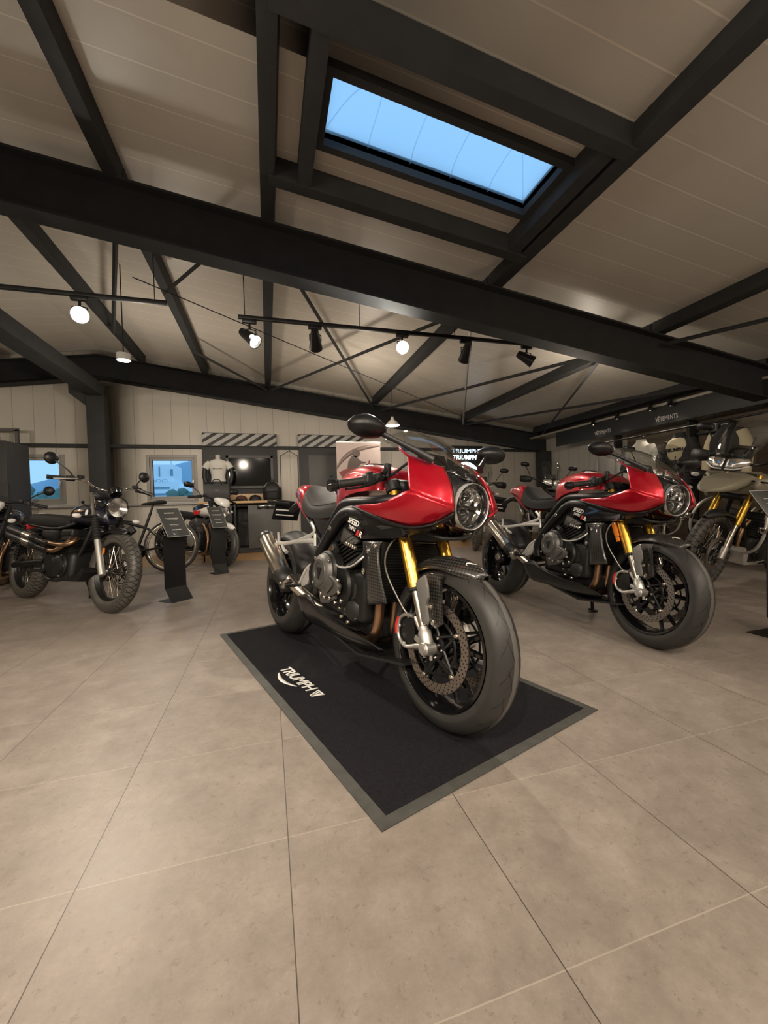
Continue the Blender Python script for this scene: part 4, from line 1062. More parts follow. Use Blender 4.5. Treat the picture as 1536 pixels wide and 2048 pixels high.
        for i in range(c.get('dials', 1)):
            y = 0 if c.get('dials', 1) == 1 else (-.06, .06)[i]
            MB().lathe([(0, -.05), (.045, -.045), (.055, -.01), (.056, .004), (.050, .006), (.048, .0), (0, .0)], (o.x - .07, y, o.z + r + .062), (-.55, 0, .83), 28).build('instrument', M['gloss'], root)
    for s in (-1, 1):
        ip = c['indicator']
        k = MB().tube([(ip[0], s * .10, ip[2]), (ip[0], s * ip[1], ip[2])], .007, 8).build('indicator', M['satin'], root)
        MB().ball((ip[0] + .005, s * (ip[1] + .02), ip[2]), (.022, .035, .020), 12).build('indicator_lens', M['white'], k)
        rp = c['rear_ind']
        k = MB().tube([(rp[0], s * .06, rp[2]), (rp[0], s * rp[1], rp[2])], .007, 8).build('indicator', M['satin'], root); MB().ball((rp[0], s * (rp[1] + .02), rp[2]), (.02, .03, .018), 12).build('indicator_lens', M['white'], k)
    # rear guard, tail lamp, shocks
    MB().sheet(fender_arc((-wb, 0, Rr), Rr + .055, c['wr'] + .015, math.radians(150), math.radians(60), 10, 6, drop=0), 1, 1).build('rear_fender', fm, root, thick=.004)
    MB().box((-wb - .12, 0, c['sz'] - .06), (.05, .10, .05), None, .012).build('tail_light', M['redmark'], root)
    for s in ((-1, 1) if c.get('twin', True) else (0,)):
        y = s * .15; k = MB().cyl((-wb + .06, y, Rr + .05), (-wb + .14, y, c['sz'] - .06), .015, 12)
        for i in range(9): k.lathe([(.022, -.004), (.028, 0), (.022, .004)], (-wb + .065 + .0075 * i, y, Rr + .10 + .028 * i), (.22, 0, 1), 14)
        k.build('rear_shock', M['satin'], root)
    for s in (-1, 1):
        MB().tube([(-.80, s * .15, .30), (-.80, s * .26, .30)], .013, 10).build('footrest', M['rubber'], root)
    k = MB().tube([(-.72, .15, .24), (-.76, .22, .11), (-.78, .24, .035)], .012, 10, 3).box((-.78, .245, .025), (.05, .05, .012), Matrix.Rotation(-c.get('lean', .16), 3, 'X'), .003); k.build('side_stand', M['satin'], root)
    return tk

def scrambler(label, loc, rot):
    root = thing('motorcycle', label, 'motorcycle', loc, rot)
    c = dict(rake=.479, Rf=.333, wf=.051, rbf=.238, wb=1.445, Rr=.32, wr=.075, rbr=.222, wire=True, tyre=M['block'], fork='gaiter', forktop=.985, discs=(1,), fendermat=M['satin'], fa=(68, 144), fgap=.030, tz=.80, sz=.76, cyl=2, covermat='dark',
             tank=[(-.13, .83, .72, .05), (-.19, .875, .715, .09), (-.28, .900, .710, .125), (-.42, .905, .710, .138), (-.54, .888, .708, .125), (-.63, .84, .710, .095), (-.665, .80, .715, .06)], tankmat=M['navy'],
             seat=[(-.62, .775, .70, .08), (-.72, .80, .69, .115), (-.90, .815, .685, .135), (-1.12, .825, .69, .140), (-1.30, .82, .705, .125), (-1.37, .80, .73, .09)],
             bar=[(-.30, .03, 1.025), (-.27, .10, 1.035), (-.27, .22, 1.085), (-.315, .42, 1.065)], barmat='chrome', levermat='alu', mirror=(-.40, .385, 1.235), lamp=(-.075, 0, .872, .086), dials=1, indicator=(-.20, .22, .775), rear_ind=(-1.52, .16, .74), lean=.165)
    tk = chassis(root, c)
    k = MB().lathe([(0, 0), (.026, 0), (.024, .004), (0, .006)], (-.285, -.128, .815), (0.1, -1, .12), 24, sx=.62); k.build('tank_badge', M['badge'], tk)
    k = MB().prism([(-.32, -.133, .832), (-.34, -.135, .822), (-.46, -.137, .818), (-.47, -.137, .838)], (0, -.003, 0), .001); k.build('tank_script', M['bronze'], tk)
    # high twin exhaust on the right with perforated black shields
    for i, (dy, dz) in enumerate(((0, 0), (.0, -.055))):
        x0_ = -.44 - .09 * i
        h_ = MB().tube([(x0_, -.10, .60), (x0_ + .07, -.135, .585), (x0_ + .06, -.185, .545 + dz * .4), (x0_ - .06, -.205, .535 + dz), (-.85, -.205, .565 + dz)], .019, 14, 5).build('header_pipe', M['header'], root); h_['label'] = 'gold tinted header pipe'
        a, b = V((-.85, -.205, .568 + dz)), V((-1.42, -.215, .665 + dz)); d = b - a; L = d.length
        mu = MB().lathe([(.022, 0), (.038, .05), (.041, .12), (.041, L - .06), (.034, L), (.022, L), (.022, L - .04)], a, d, 24).build('muffler', M['satin'], root)
        MB().lathe([(.0425, .10), (.0435, .11), (.0435, .24), (.0425, .25)], a, d, 24).build('muffler_band', M['steel'], mu)
        MB().tube([a + d * (-.30) + V((.02, -.024, 0)), a + d * -.02 + V((0, -.024, 0))], .022, 10, flat=.6).build('heat_shield', M['satin'], mu)
    MB().prism([(-.80, -.13, .215), (-.28, -.13, .235), (-.20, -.13, .32), (-.24, -.13, .36), (-.32, -.13, .28), (-.80, -.13, .24)], (0, .26, 0), .008).build('skid_plate', M['satin'], root)
    MB().prism([(-.70, -.14, .66), (-.98, -.14, .67), (-1.0, -.14, .56), (-.82, -.14, .48), (-.72, -.14, .55)], (0, .28, 0), .02).build('side_panel', M['satin'], root)
    MB().box((.0, -.105, .50), (.02, .012, .05), None, .004).build('fork_reflector', M['amber'], root)
    return root

def roadster(label, loc, rot, paint=None, rm=False):
    root = thing('motorcycle', label, 'motorcycle', loc, rot)
    c = dict(rake=.43, Rf=.30, wf=.06, rbf=.220, wb=1.405, Rr=.315, wr=.09, rbr=.220, wire=False, tyre=M['tyre'], fork='black', forktop=.93, fendermat=M['white'], fa=(50, 125), tz=.80, sz=.76, cyl=20, cylmat='engine', covermat='alu',
             tank=[(-.20, .82, .74, .06), (-.26, .875, .72, .11), (-.36, .90, .715, .135), (-.48, .895, .715, .14), (-.60, .865, .715, .11), (-.68, .81, .725, .07)], tankmat=M['white'],
             seat=[(-.64, .775, .70, .08), (-.76, .775, .68, .115), (-.92, .795, .69, .13), (-1.08, .81, .71, .115), (-1.22, .825, .75, .08)],
             bar=[(-.29, .03, .955), (-.27, .09, .97), (-.28, .20, .985), (-.34, .38, .955)], mirror=(-.38, .37, 1.13), roundmirror=rm, lamp=(-.04, 0, .785, .072), dials=0, indicator=(-.16, .16, .80), rear_ind=(-1.40, .14, .70), twin=False, lean=.14)
    tk = chassis(root, c)
    if paint:
        for o in root.children_recursive:
            if o.type == 'MESH' and o.data.materials[0] == M['white'] and 'lens' not in o.name: o.data.materials[0] = paint
    MB().prism([(-.24, -.125, .86), (-.40, -.145, .885), (-.62, -.122, .845), (-.64, -.115, .80), (-.46, -.148, .80)], (0, .012, 0), .004).build('tank_panel', M['navy'], tk); MB().prism([(-.40, -.146, .795), (-.62, -.122, .795), (-.60, -.122, .73), (-.46, -.142, .73)], (0, .012, 0), .004).build('tank_panel', M['redmark'], tk)
    fs = ringloft([(-.02, .90, .845, .03), (-.05, .945, .85, .075), (-.10, .975, .86, .10), (-.17, .985, .90, .10), (-.21, .975, .93, .08)], 3).build('fly_screen', M['white'], root, smooth=60); fs['label'] = 'white fly screen'
    for i, y in enumerate((-.08, 0, .08)): MB().tube([(-.42, y, .60), (-.36, y, .56), (-.27, y, .42), (-.27, y, .27), (-.34, y * .8, .19), (-.60, y * .5, .17)], .019, 12, 4).build('header_pipe', M['header'], root)
    a, b = V((-.60, -.05, .18)), V((-.98, -.14, .24)); MB().lathe([(.03, 0), (.06, .06), (.06, .32), (.04, .40), (.03, .40)], a, b - a, 24).build('muffler', M['steel'], root)
    ringloft([(-1.05, .78, .68, .10), (-1.20, .81, .72, .08), (-1.34, .84, .79, .04)], 2).build('tail_unit', M['white'], root, smooth=60)
    return root

KHAKI = mat('matt_khaki_paint', (.30, .275, .205), .45, .1, .2)
def adventure(label, loc, rot, paint, group=None):
    root = thing('motorcycle', label, 'motorcycle', loc, rot, group)
    c = dict(rake=.45, Rf=.348, wf=.046, rbf=.268, wb=1.55, Rr=.335, wr=.075, rbr=.222, wire=True, tyre=M['knob'], fork='gold', forktop=1.02, fendermat=M['plastic'], fa=(60, 130), fgap=.028, tz=.88, sz=.88, cyl=25, covermat='dark', fy=.105,
             tank=[(-.18, .97, .86, .07), (-.26, 1.02, .80, .15), (-.38, 1.04, .74, .20), (-.52, 1.03, .76, .19), (-.66, .98, .80, .14), (-.74, .91, .83, .09)], tankmat=paint,
             seat=[(-.70, .90, .82, .09), (-.85, .885, .80, .14), (-1.02, .90, .80, .16), (-1.12, .94, .82, .16), (-1.35, .95, .84, .15), (-1.50, .94, .87, .12)],
             bar=[(-.36, .03, 1.10), (-.34, .09, 1.115), (-.35, .22, 1.165), (-.43, .43, 1.14)], mirror=(-.36, .40, 1.41), roundmirror=False, indicator=(-.12, .26, .98), rear_ind=(-1.66, .15, .88), twin=False, lean=.22)
    tk = chassis(root, c)
    # beak and tank shrouds
    ringloft([(.30, .895, .875, .03), (.22, .93, .875, .09), (.08, .985, .89, .13), (-.08, 1.02, .92, .13), (-.20, 1.03, .93, .12)], 3).build('beak', paint, root, smooth=60)
    for s in (-1, 1):
        MB().sheet([[(-.10, s * .16, 1.00), (-.20, s * .23, 1.02), (-.45, s * .21, 1.02)], [(-.08, s * .17, .93), (-.20, s * .255, .92), (-.48, s * .225, .93)], [(-.18, s * .17, .80), (-.26, s * .23, .80), (-.50, s * .20, .84)]], 4, 4).build('tank_shroud', paint, tk, thick=.006)
        k = MB().tube([(-.30, s * .12, .34), (-.22, s * .23, .42), (-.20, s * .27, .56), (-.24, s * .24, .72), (-.36, s * .17, .80)], .0125, 10, 4); k.tube([(-.20, s * .27, .56), (-.45, s * .26, .50), (-.62, s * .19, .48)], .0125, 10, 3); k.build('crash_bar', M['silver'], root)
        g = V((-.385, s * .44, 1.145))
        MB().sheet([[(g.x + .03, g.y + s * .02, g.z + .055), (g.x + .10, g.y - s * .06, g.z + .06), (g.x + .11, g.y - s * .16, g.z + .05)], [(g.x + .05, g.y + s * .025, g.z), (g.x + .125, g.y - s * .06, g.z), (g.x + .13, g.y - s * .17, g.z + .0)], [(g.x + .03, g.y + s * .015, g.z - .05), (g.x + .10, g.y - s * .06, g.z - .055), (g.x + .11, g.y - s * .15, g.z - .045)]], 4, 4).build('hand_guard', M['plastic'], root, thick=.006)
        MB().box((-.15, s * .27, .60), (.05, .05, .05), None, .012).build('fog_lamp', M['chrome'], root)
    # headlamp: slim twin lamps with a bright strip
    hl = MB().loft([[(.02, -.06, 1.055), (.02, .06, 1.055), (.0, .07, 1.15), (.0, -.07, 1.15)], [(.085, -.05, 1.07), (.085, .05, 1.07), (.07, .05, 1.13), (.07, -.05, 1.13)]]).build('headlight', M['plastic'], root)
    for s in (-1, 1):
        l = [[(.09, s * .01, 1.075), (.085, s * .07, 1.075), (.03, s * .145, 1.105)], [(.085, s * .01, 1.105), (.08, s * .08, 1.115), (.02, s * .15, 1.135)], [(.065, s * .012, 1.145), (.055, s * .075, 1.155), (.0, s * .13, 1.155)]]
        MB().sheet(l, 4, 4).build('lamp_glass', M['reflector'], hl, thick=.012)
        MB().tube([(.092, s * .012, 1.062), (.088, s * .075, 1.064), (.030, s * .150, 1.098)], .006, 8, 3).build('lamp_strip', M['white'], hl)
    rows = []
    for x, z, w, xe in ((.045, 1.165, .12, -.02), (.0, 1.26, .155, -.08), (-.07, 1.37, .165, -.15), (-.14, 1.45, .13, -.19), (-.165, 1.475, .08, -.18)):
        rows.append([(x + (xe - x) * abs(u) ** 2, w * u, z - .01 * abs(u) ** 2) for u in (-1, -.7, -.35, 0, .35, .7, 1)])
    MB().sheet(rows, 4, 3).build('windscreen', M['screen'], root, thick=.004)
    MB().box((-.15, 0, 1.20), (.03, .17, .12), Matrix.Rotation(-.5, 3, 'Y'), .008).build('dash_display', M['gloss'], root)
    for s in (-1, 1): MB().tube([(.0, s * .08, 1.14), (-.06, s * .09, 1.25), (-.08, s * .09, 1.33)], .006, 8, 3).build('screen_bracket', M['satin'], root)
    MB().prism([(-.82, -.14, .20), (-.36, -.14, .235), (-.28, -.14, .36), (-.32, -.14, .40), (-.42, -.14, .29), (-.82, -.14, .24)], (0, .28, 0), .008).build('skid_plate', M['silver'], root)
    for y in (-.07, 0, .07): MB().tube([(-.42, y, .62), (-.35, y, .56), (-.32, y, .42), (-.38, y, .30), (-.55, y, .27)], .018, 10, 4).build('header_pipe', M['header'], root)
    a, b = V((-1.05, -.17, .50)), V((-1.52, -.21, .68)); MB().lathe([(.03, 0), (.055, .04), (.058, .42), (.045, .50), (.03, .50)], a, b - a, 22).build('muffler', M['steel'], root)
    ringloft([(-1.20, .93, .80, .12), (-1.42, .95, .84, .10), (-1.62, .97, .90, .06)], 2).build('tail_unit', paint, root, smooth=60)
    return root

def bicycle(label, loc, rot):
    root = thing('bicycle', label, 'bicycle', loc, rot)
    for nm, x in (('front_wheel', 0), ('rear_wheel', -1.06)):
        w = wire_wheel(nm, root, (x, 0, .345), .312, .014, M['steel'], M['steel'], 28, .022, .045, .0011)
        add_tyre(w, .345, .024, .308, M['tyre'])
    k = MB(); bb = (-.63, 0, .29)
    k.tube([(-.14, 0, .80), (-.17, 0, .66)], .022, 12); k.tube([(-.16, 0, .70), bb], [.030, .036], 12); k.tube([(-.15, 0, .78), (-.74, 0, .60)], .020, 12); k.tube([bb, (-.80, 0, .80)], .017, 12)
    for s in (-1, 1):
        k.tube([bb, (-.75, s * .05, .31), (-1.06, s * .06, .345)], .011, 8, 3); k.tube([(-.745, 0, .60), (-.80, s * .05, .56), (-1.06, s * .06, .345)], .009, 8, 3)
    k.build('frame', M['satin'], root)
    k = MB().tube([(-.17, 0, .66), (-.13, 0, .70)], .02, 10)
    for s in (-1, 1): k.tube([(-.16, 0, .68), (-.145, s * .05, .66), (0, s * .05, .345)], .013, 8, 3)
    k.build('fork', M['satin'], root)
    MB().tube([(-.78, 0, .74), (-.83, 0, .90)], .0135, 10).build('seat_post', M['satin'], root)
    MB().loft([ring(x, z + t, z - t, w, 14) for x, z, t, w in ((-.98, .935, .02, .05), (-.94, .935, .028, .075), (-.85, .925, .022, .055), (-.74, .918, .016, .025), (-.69, .912, .012, .016))], n=3).build('saddle', M['leather'], root, smooth=60)
    MB().tube([(-.12, 0, .86), (-.08, .10, .90), (-.12, .28, .93), (-.16, .31, .93)], .012, 8, 3).tube([(-.12, 0, .86), (-.08, -.10, .90), (-.12, -.28, .93), (-.16, -.31, .93)], .012, 8, 3).tube([(-.14, 0, .80), (-.12, 0, .87)], .015, 8).build('handlebar', M['satin'], root)
    MB().box((-.46, 0, .50), (.34, .07, .10), Matrix.Rotation(.62, 3, 'Y'), .02, 3).build('battery', M['plastic'], root)
    k = MB().lathe([(.035, -.003), (.092, -.003), (.092, .003), (.035, .003)], (bb[0], -.06, bb[2]), (0, 1, 0), 28, closed=True); k.tube([(bb[0], -.075, bb[2]), (bb[0] + .17, -.08, bb[2] - .02)], .010, 8); k.tube([(bb[0], .075, bb[2]), (bb[0] - .17, .08, bb[2] + .02)], .010, 8); k.cyl((bb[0], -.08, bb[2]), (bb[0], .08, bb[2]), .014, 12)
    k.build('crankset', M['satin'], root)
    for s in (-1, 1): MB().box((bb[0] - s * .17, s * .13, bb[2] + s * .02), (.09, .09, .022), None, .005).build('pedal', M['plastic'], root)
    MB().tube([(-.66, .06, .28), (-.70, .16, .0)], .008, 8).build('kick_stand', M['satin'], root)
    return root


# ---------------------------------------------------------------- floor mat with printed emblem
MATM = mat('charcoal_carpet', (.0125, .012, .0145), .95, noise=(120, .7), bump=(500, .6), spec=.12)
EDGE = mat('worn_rubber_edge', (.055, .055, .050), .6, noise=(25, .5))
a_ = math.radians(17.4); vx = V((math.cos(a_), math.sin(a_), 0)); ux = V((math.sin(a_), -math.cos(a_), 0))
MA = V((-.332, 2.826, 0)); ML, MW = 1.945, 1.008
def mp(l, w, z): p = MA + ux * l + vx * w; return (p.x, p.y, z)
floor_mat = tag(MB().prism([mp(0, 0, .0), mp(ML, 0, .0), mp(ML, MW, .0), mp(0, MW, .0)], (0, 0, .0045), .001).build('floor_mat', EDGE), 'black carpet floor mat with rubber edge under the front red motorcycle', 'mat')
e = .036
MB().prism([mp(e, e, .0046), mp(ML - e, e, .0046), mp(ML - e, MW - e, .0046), mp(e, MW - e, .0046)], (0, 0, .0014), .0005).build('carpet', MATM, floor_mat)
o = V((.028, 2.096, .0064)); xd = V((.139, 1.800, .0064)) - o
lettering('mat_lettering', 'TRIUMPH', .07, M['badge'], floor_mat, o, xd, vx, .0003, .18, .9, bold=.0012, fit=(xd.length, .056))
xn = xd.normalized(); yn = V((-xn.y, xn.x, 0))
k = MB(); W_ = []
for i in range(13):
    t = i / 12; c = o + xn * (.035 + .20 * t) - yn * (.010 + .030 * math.sin(PI * (t * .9 + .08))); W_.append((c, .0035 + .006 * math.sin(PI * t)))
k.sheet([[p - yn * w for p, w in W_], [p + yn * w for p, w in W_]], 1, 1).build('mat_swoosh', M['badge'], floor_mat, thick=.0006)
q = o + xn * (xd.length + .012)
for pl in ([(0, .050), (.062, .050), (.056, .042), (.008, .042)], [(0, .050), (.022, -.004), (.030, -.004), (.010, .044)], [(.062, .050), (.040, -.004), (.030, -.004), (.052, .044)], [(.018, .040), (.030, .040), (.028, .006)], [(.036, .040), (.048, .036), (.034, .006)]):
    MB().prism([q + xn * a + yn * b for a, b in pl], (0, 0, .0004)).build('mat_shield', M['badge'], floor_mat)

# ---------------------------------------------------------------- folded metal price stands
PANELM = mat('dark_print_panel', (.040, .043, .042), .35, 0, .3)
FAINT = mat('pale_print', (.40, .40, .39), .6)
def info_stand(label, x, y, yaw, w=.215, lines=((.80, .035, .10), (.62, .02, .13), (.58, .012, .10), (.40, .018, .09), (.36, .012, .07), (.22, .03, .09))):
    root = thing('price_stand', label, 'price stand', (x, y, 0), (0, 0, yaw), 'black folded price stands')
    t = .004
    MB().prism([(0, 0, 0), (0, .20, 0), (0, .20, t), (0, .004, t), (0, .094, .122), (0, .094, .60), (0, .090, .60), (0, .090, .120)], (w, 0, 0), .001).build('post', M['satin'], root)
    a, b = V((0, .01, .585)), V((0, .175, .845)); d = (b - a); n = V((0, -d.z, d.y)).normalized(); W = w * 1.06; x0 = -.006
    MB().prism([(x0, *a.yz), (x0 + W, *a.yz), (x0 + W, *b.yz), (x0, *b.yz)], tuple(n * -.004), .001).build('panel', PANELM, root)
    for (p, q, r, s_) in ((0, 0, 1, .012), (0, .988, 1, 1), (0, 0, .016, 1), (.984, 0, 1, 1)):
        pl = [a + d * v + V((x0 + W * u, 0, 0)) + n * .0008 for u, v in ((p, q), (r, q), (r, s_), (p, s_))]; MB().prism(pl, tuple(n * .0008)).build('panel_border', FAINT, root)
    for v, h_, l in lines:
        k = MB(); cx = x0 + W / 2; u = -l / 2
        while u < l / 2:
            g = min(.012 + .018 * random.random(), l / 2 - u); pl = [a + d * vv + V((cx + uu, 0, 0)) + n * .0008 for uu, vv in ((u, v), (u + g, v), (u + g, v + h_), (u, v + h_))]
            k.prism(pl, tuple(n * .0006)); u += g + .004
        k.build('print_line', FAINT, root)
    return root
info_stand('black price stand in front of the bicycle, nearer of the left pair', -.843, 3.93, math.radians(47))
info_stand('black price stand before the white and navy motorcycle, farther of the left pair', -.655, 5.384, math.radians(30), .18)
info_stand('price stand with dark grey panel cut by the right edge of the photo', 2.722, 1.508, 0.0, lines=((.80, .02, .08), (.70, .012, .10)))

# ---------------------------------------------------------------- back wall: workbench, boards, garments
def label_box(name, c, size, m, label, cat, bev=.004, group=None): return tag(MB().box(c, size, None, bev).build(name, m), label, cat, group)
STRIPE = mat('pale_grey_stripe', (.42, .42, .40), .5)
def stripe_board(x0, x1, label):
    z0, z1 = 1.985, 2.235
    r = tag(MB().box(((x0 + x1) / 2, 8.12, (z0 + z1) / 2), (x1 - x0, .03, z1 - z0), None, .003).build('striped_board', CABM), label, 'striped board', 'diagonal striped boards')
    x = x0 - .30
    while x < x1:
        pl = []
        a, b, h_ = x, x + .125, .36
        pts = [(a, z0 + .01), (b, z0 + .01), (b + h_, z1 - .01), (a + h_, z1 - .01)]
        # clip the slanted bar to the board
        def clip(P, f):
            out = []
            for i in range(len(P)):
                p, q = P[i], P[(i + 1) % len(P)]; fp, fq = f(p), f(q)
                if fp >= 0: out.append(p)
                if fp * fq < 0: t = fp / (fp - fq); out.append((p[0] + (q[0] - p[0]) * t, p[1] + (q[1] - p[1]) * t))
            return out
        pts = clip(clip(pts, lambda p: p[0] - x0 - .005), lambda p: x1 - .005 - p[0])
        if len(pts) > 2: MB().prism([(p, 8.104, z) for p, z in pts], (0, -.003, 0)).build('stripe', STRIPE, r)
        x += .225
stripe_board(-1.13, .205, 'dark board with pale diagonal stripes above the workbench')
stripe_board(.612, 2.0, 'dark board with pale diagonal stripes behind the rider poster')
r = thing('wall_board', 'tall charcoal wall board with framed dark pane behind the workbench', 'wall board', (-.47, 8.13, 0))
MB().box((.0, .02, 1.42), (1.35, .03, 1.11), None, .003).build('board', CABM, r)
k = MB()
for c, s_ in (((.165, -.01, 1.79), (.86, .04, .05)), ((.165, -.01, 1.21), (.86, .04, .05)), ((.57, -.01, 1.50), (.05, .04, .63)), ((-.24, -.01, 1.50), (.05, .04, .63))): k.box(c, s_, None, .004)
k.build('pane_frame', CABL, r)
MB().box((.165, .0, 1.50), (.78, .01, .56)).build('dark_pane', mat('black_glass', (.004, .004, .005), .06, 0, .6), r)
r = thing('wall_board', 'charcoal wall board with grey plate beside the rider poster', 'wall board', (1.25, 8.13, 0))
MB().box((.02, .02, 1.0), (1.30, .03, 1.95), None, .003).build('board', CABM, r); MB().box((-.05, -.005, 1.25), (.80, .02, 1.16), None, .004).build('plate', CABL, r)
MB().cyl((-.0, -.015, 1.40), (0, -.04, 1.40), .022, 16).build('knob', M['satin'], r)
# workbench
r = thing('workbench', 'dark workbench with oak top under the striped board', 'workbench', (-.47, 7.9, 0))
MB().box((0.0, .0, .925), (1.42, .56, .042), None, .004).build('worktop', OAK, r)
MB().box((0.0, .10, .875), (1.36, .36, .055)).box((0, .24, .50), (1.36, .02, .80)).box((-.67, .0, .485), (.03, .48, .83)).box((.67, 0, .485), (.03, .48, .83)).box((-.10, 0, .485), (.03, .48, .83)).box((0, .02, .05), (1.38, .44, .09)).build('carcass', CABM, r)
d = MB().box((.40, -.255, .475), (.56, .02, .78), None, .003).build('door', CABL, r); MB().box((.435, -.268, .825), (.30, .008, .08), None, .003).build('handle', M['gloss'], d)
d = MB().box((-.40, -.255, .475), (.50, .02, .78), None, .003).build('door', CABM, r); MB().box((-.40, -.268, .825), (.26, .008, .07), None, .003).build('handle', M['gloss'], d)
tag(MB().box((-.37, 8.08, 1.02), (1.2, .03, .13), None, .004).build('back_board', OAK), 'oak splashboard standing at the back of the workbench', 'board')
# torso form wearing a white t-shirt
TEE = mat('white_cotton', (.62, .61, .57), .85, noise=(20, .06), bump=(40, .4))
def torso(secs, n=18, e=.8): return [[(w * math.copysign(abs(math.cos(a)) ** e, math.cos(a)) + cx, d * math.sin(a) + cy, z) for a in (2 * PI * j / n for j in range(n))] for z, w, d, cx, cy in secs]
r = thing('torso_form', 'black torso form wearing a white t-shirt on the workbench', 'mannequin', (-.845, 7.86, .946))
MB().loft(torso([(0, .15, .09, 0, 0), (.15, .16, .095, 0, 0), (.30, .145, .09, 0, 0), (.36, .14, .09, 0, 0)]), n=3).build('hip_block', M['plastic'], r, smooth=60)
k = MB().loft(torso([(.35, .130, .085, 0, 0), (.45, .118, .085, 0, 0), (.55, .135, .095, 0, 0), (.66, .155, .098, 0, 0), (.72, .150, .08, 0, 0), (.755, .09, .06, 0, 0), (.765, .055, .05, 0, 0)]), n=3)
for s in (-1, 1): k.tube([(s * .13, 0, .70), (s * .175, 0, .665), (s * .215, -.005, .60)], [.058, .060, .058], 12, 3)
sh = k.build('t_shirt', TEE, r, smooth=60)
lettering('shirt_print', 'TRIUMPH', .035, M['dark'], sh, (-.085, -.0985, .575), (1, 0, 0), (0, .05, 1), .0006, .1, fit=(.17, .028))
MB().lathe([(.045, 0), (.042, .05), (.045, .085), (.03, .10), (0, .10)], (0, 0, .75), (0, 0, 1), 16).build('neck', mat('cream_neck', (.50, .48, .43), .5), r)
for s in (-1, 1): MB().tube([(s * .22, 0, .60), (s * .235, -.01, .45), (s * .20, -.02, .33)], [.04, .036, .03], 10, 3).build('arm', M['plastic'], r)
r = thing('shopping_bag', 'black bag standing in front of the torso form', 'bag', (-.86, 7.70, .946))
MB().loft([[(-.20, -.05, 0), (.20, -.05, 0), (.20, .05, 0), (-.20, .05, 0)], [(-.21, -.055, .18), (.21, -.055, .18), (.21, .055, .18), (-.21, .055, .18)], [(-.20, -.02, .31), (.20, -.02, .31), (.20, .02, .31), (-.20, .02, .31)]], n=3).build('bag_body', M['plastic'], r); MB().tube([(-.08, -.03, .30), (-.05, -.04, .38), (.05, -.04, .38), (.08, -.03, .30)], .008, 8, 4).build('bag_handle', M['rubber'], r)
MB().box((.0, -.0585, .19), (.07, .003, .05), None, .001).build('bag_badge', CABL, r)
# caps and gloves, backpack
def cap(label, x, y, m, rot):
    r = thing('cap', label, 'cap', (x, y, .946), (0, 0, rot), 'caps on the workbench')
    MB().lathe([(.095, 0), (.096, .03), (.080, .075), (.045, .10), (0, .108)], (0, 0, 0), (0, 0, 1), 24, sx=1.1).build('crown', m, r); MB().sheet([[(.085, -.07, .012), (.10, 0, .016), (.085, .07, .012)], [(.15, -.06, .010), (.165, 0, .014), (.15, .06, .010)], [(.185, -.03, .003), (.20, 0, .006), (.185, .03, .003)]], 3, 3).build('peak', m, r, thick=.004); MB().ball((0, 0, .108), .008, 8).build('button', m, r)
RUST = mat('rust_brown_cloth', (.085, .035, .022), .85, noise=(30, .3))
cap('rust brown cap lying near the torso form on the workbench', -.47, 7.95, RUST, -1.2); cap('black cap lying left of the backpack on the workbench', -.22, 7.80, M['rubber'], -1.7)
r = thing('glove', 'flat black glove lying at the workbench front edge', 'glove', (-.48, 7.66, .947), (0, 0, .9)); MB().ball((0, 0, .02), (.055, .075, .02), 14).build('palm', M['leather'], r)
for i, (x, l) in enumerate(((-.038, .07), (-.013, .085), (.013, .082), (.038, .065))): MB().tube([(x, .05, .018), (x * 1.2, .05 + l, .013)], [.014, .011], 8).build('finger', M['leather'], r)
MB().tube([(.05, -.01, .018), (.085, .04, .014)], [.016, .012], 8).build('thumb', M['leather'], r)
r = thing('backpack', 'black backpack standing on the right end of the workbench', 'backpack', (.085, 7.80, .946))
MB().loft(torso([(0, .15, .09, 0, 0), (.06, .165, .105, 0, 0), (.18, .165, .105, 0, 0), (.27, .14, .09, 0, .01), (.33, .08, .06, 0, .02), (.345, .02, .02, 0, .02)]), n=3).build('pack_body', M['plastic'], r, smooth=60)
MB().loft(torso([(.02, .11, .05, 0, -.085), (.05, .125, .06, 0, -.085), (.14, .12, .055, 0, -.085), (.17, .10, .04, 0, -.08)]), n=3).build('front_pocket', M['leather'], r, smooth=60); MB().tube([(-.03, .0, .335), (-.02, 0, .375), (.02, 0, .375), (.03, 0, .335)], .008, 8, 4).build('top_handle', M['rubber'], r)
for s in (-1, 1): MB().tube([(s * .13, -.05, .20), (s * .12, -.03, .285), (s * .06, .0, .335)], .006, 6, 3).build('zip', FAINT, r)
# hanging wire frame between the two boards
r = thing('coat_hanger', 'black wire coat hanger on the pale wall between the boards', 'hanger', (.425, 8.05, 1.88))
MB().tube([(0, .05, .06), (.02, .02, .05), (0, 0, .02), (-.17, 0, -.08)], .006, 8, 1).tube([(0, 0, .02), (.17, 0, -.08)], .006, 8).tube([(-.17, 0, -.08), (.17, 0, -.08)], .004, 8).build('hook', M['satin'], r)
for s in (-1, 1): MB().cyl((s * .165, 0, -.08), (s * .165, 0, -.98), .007, 8).build('side_cord', M['rubber'], r)
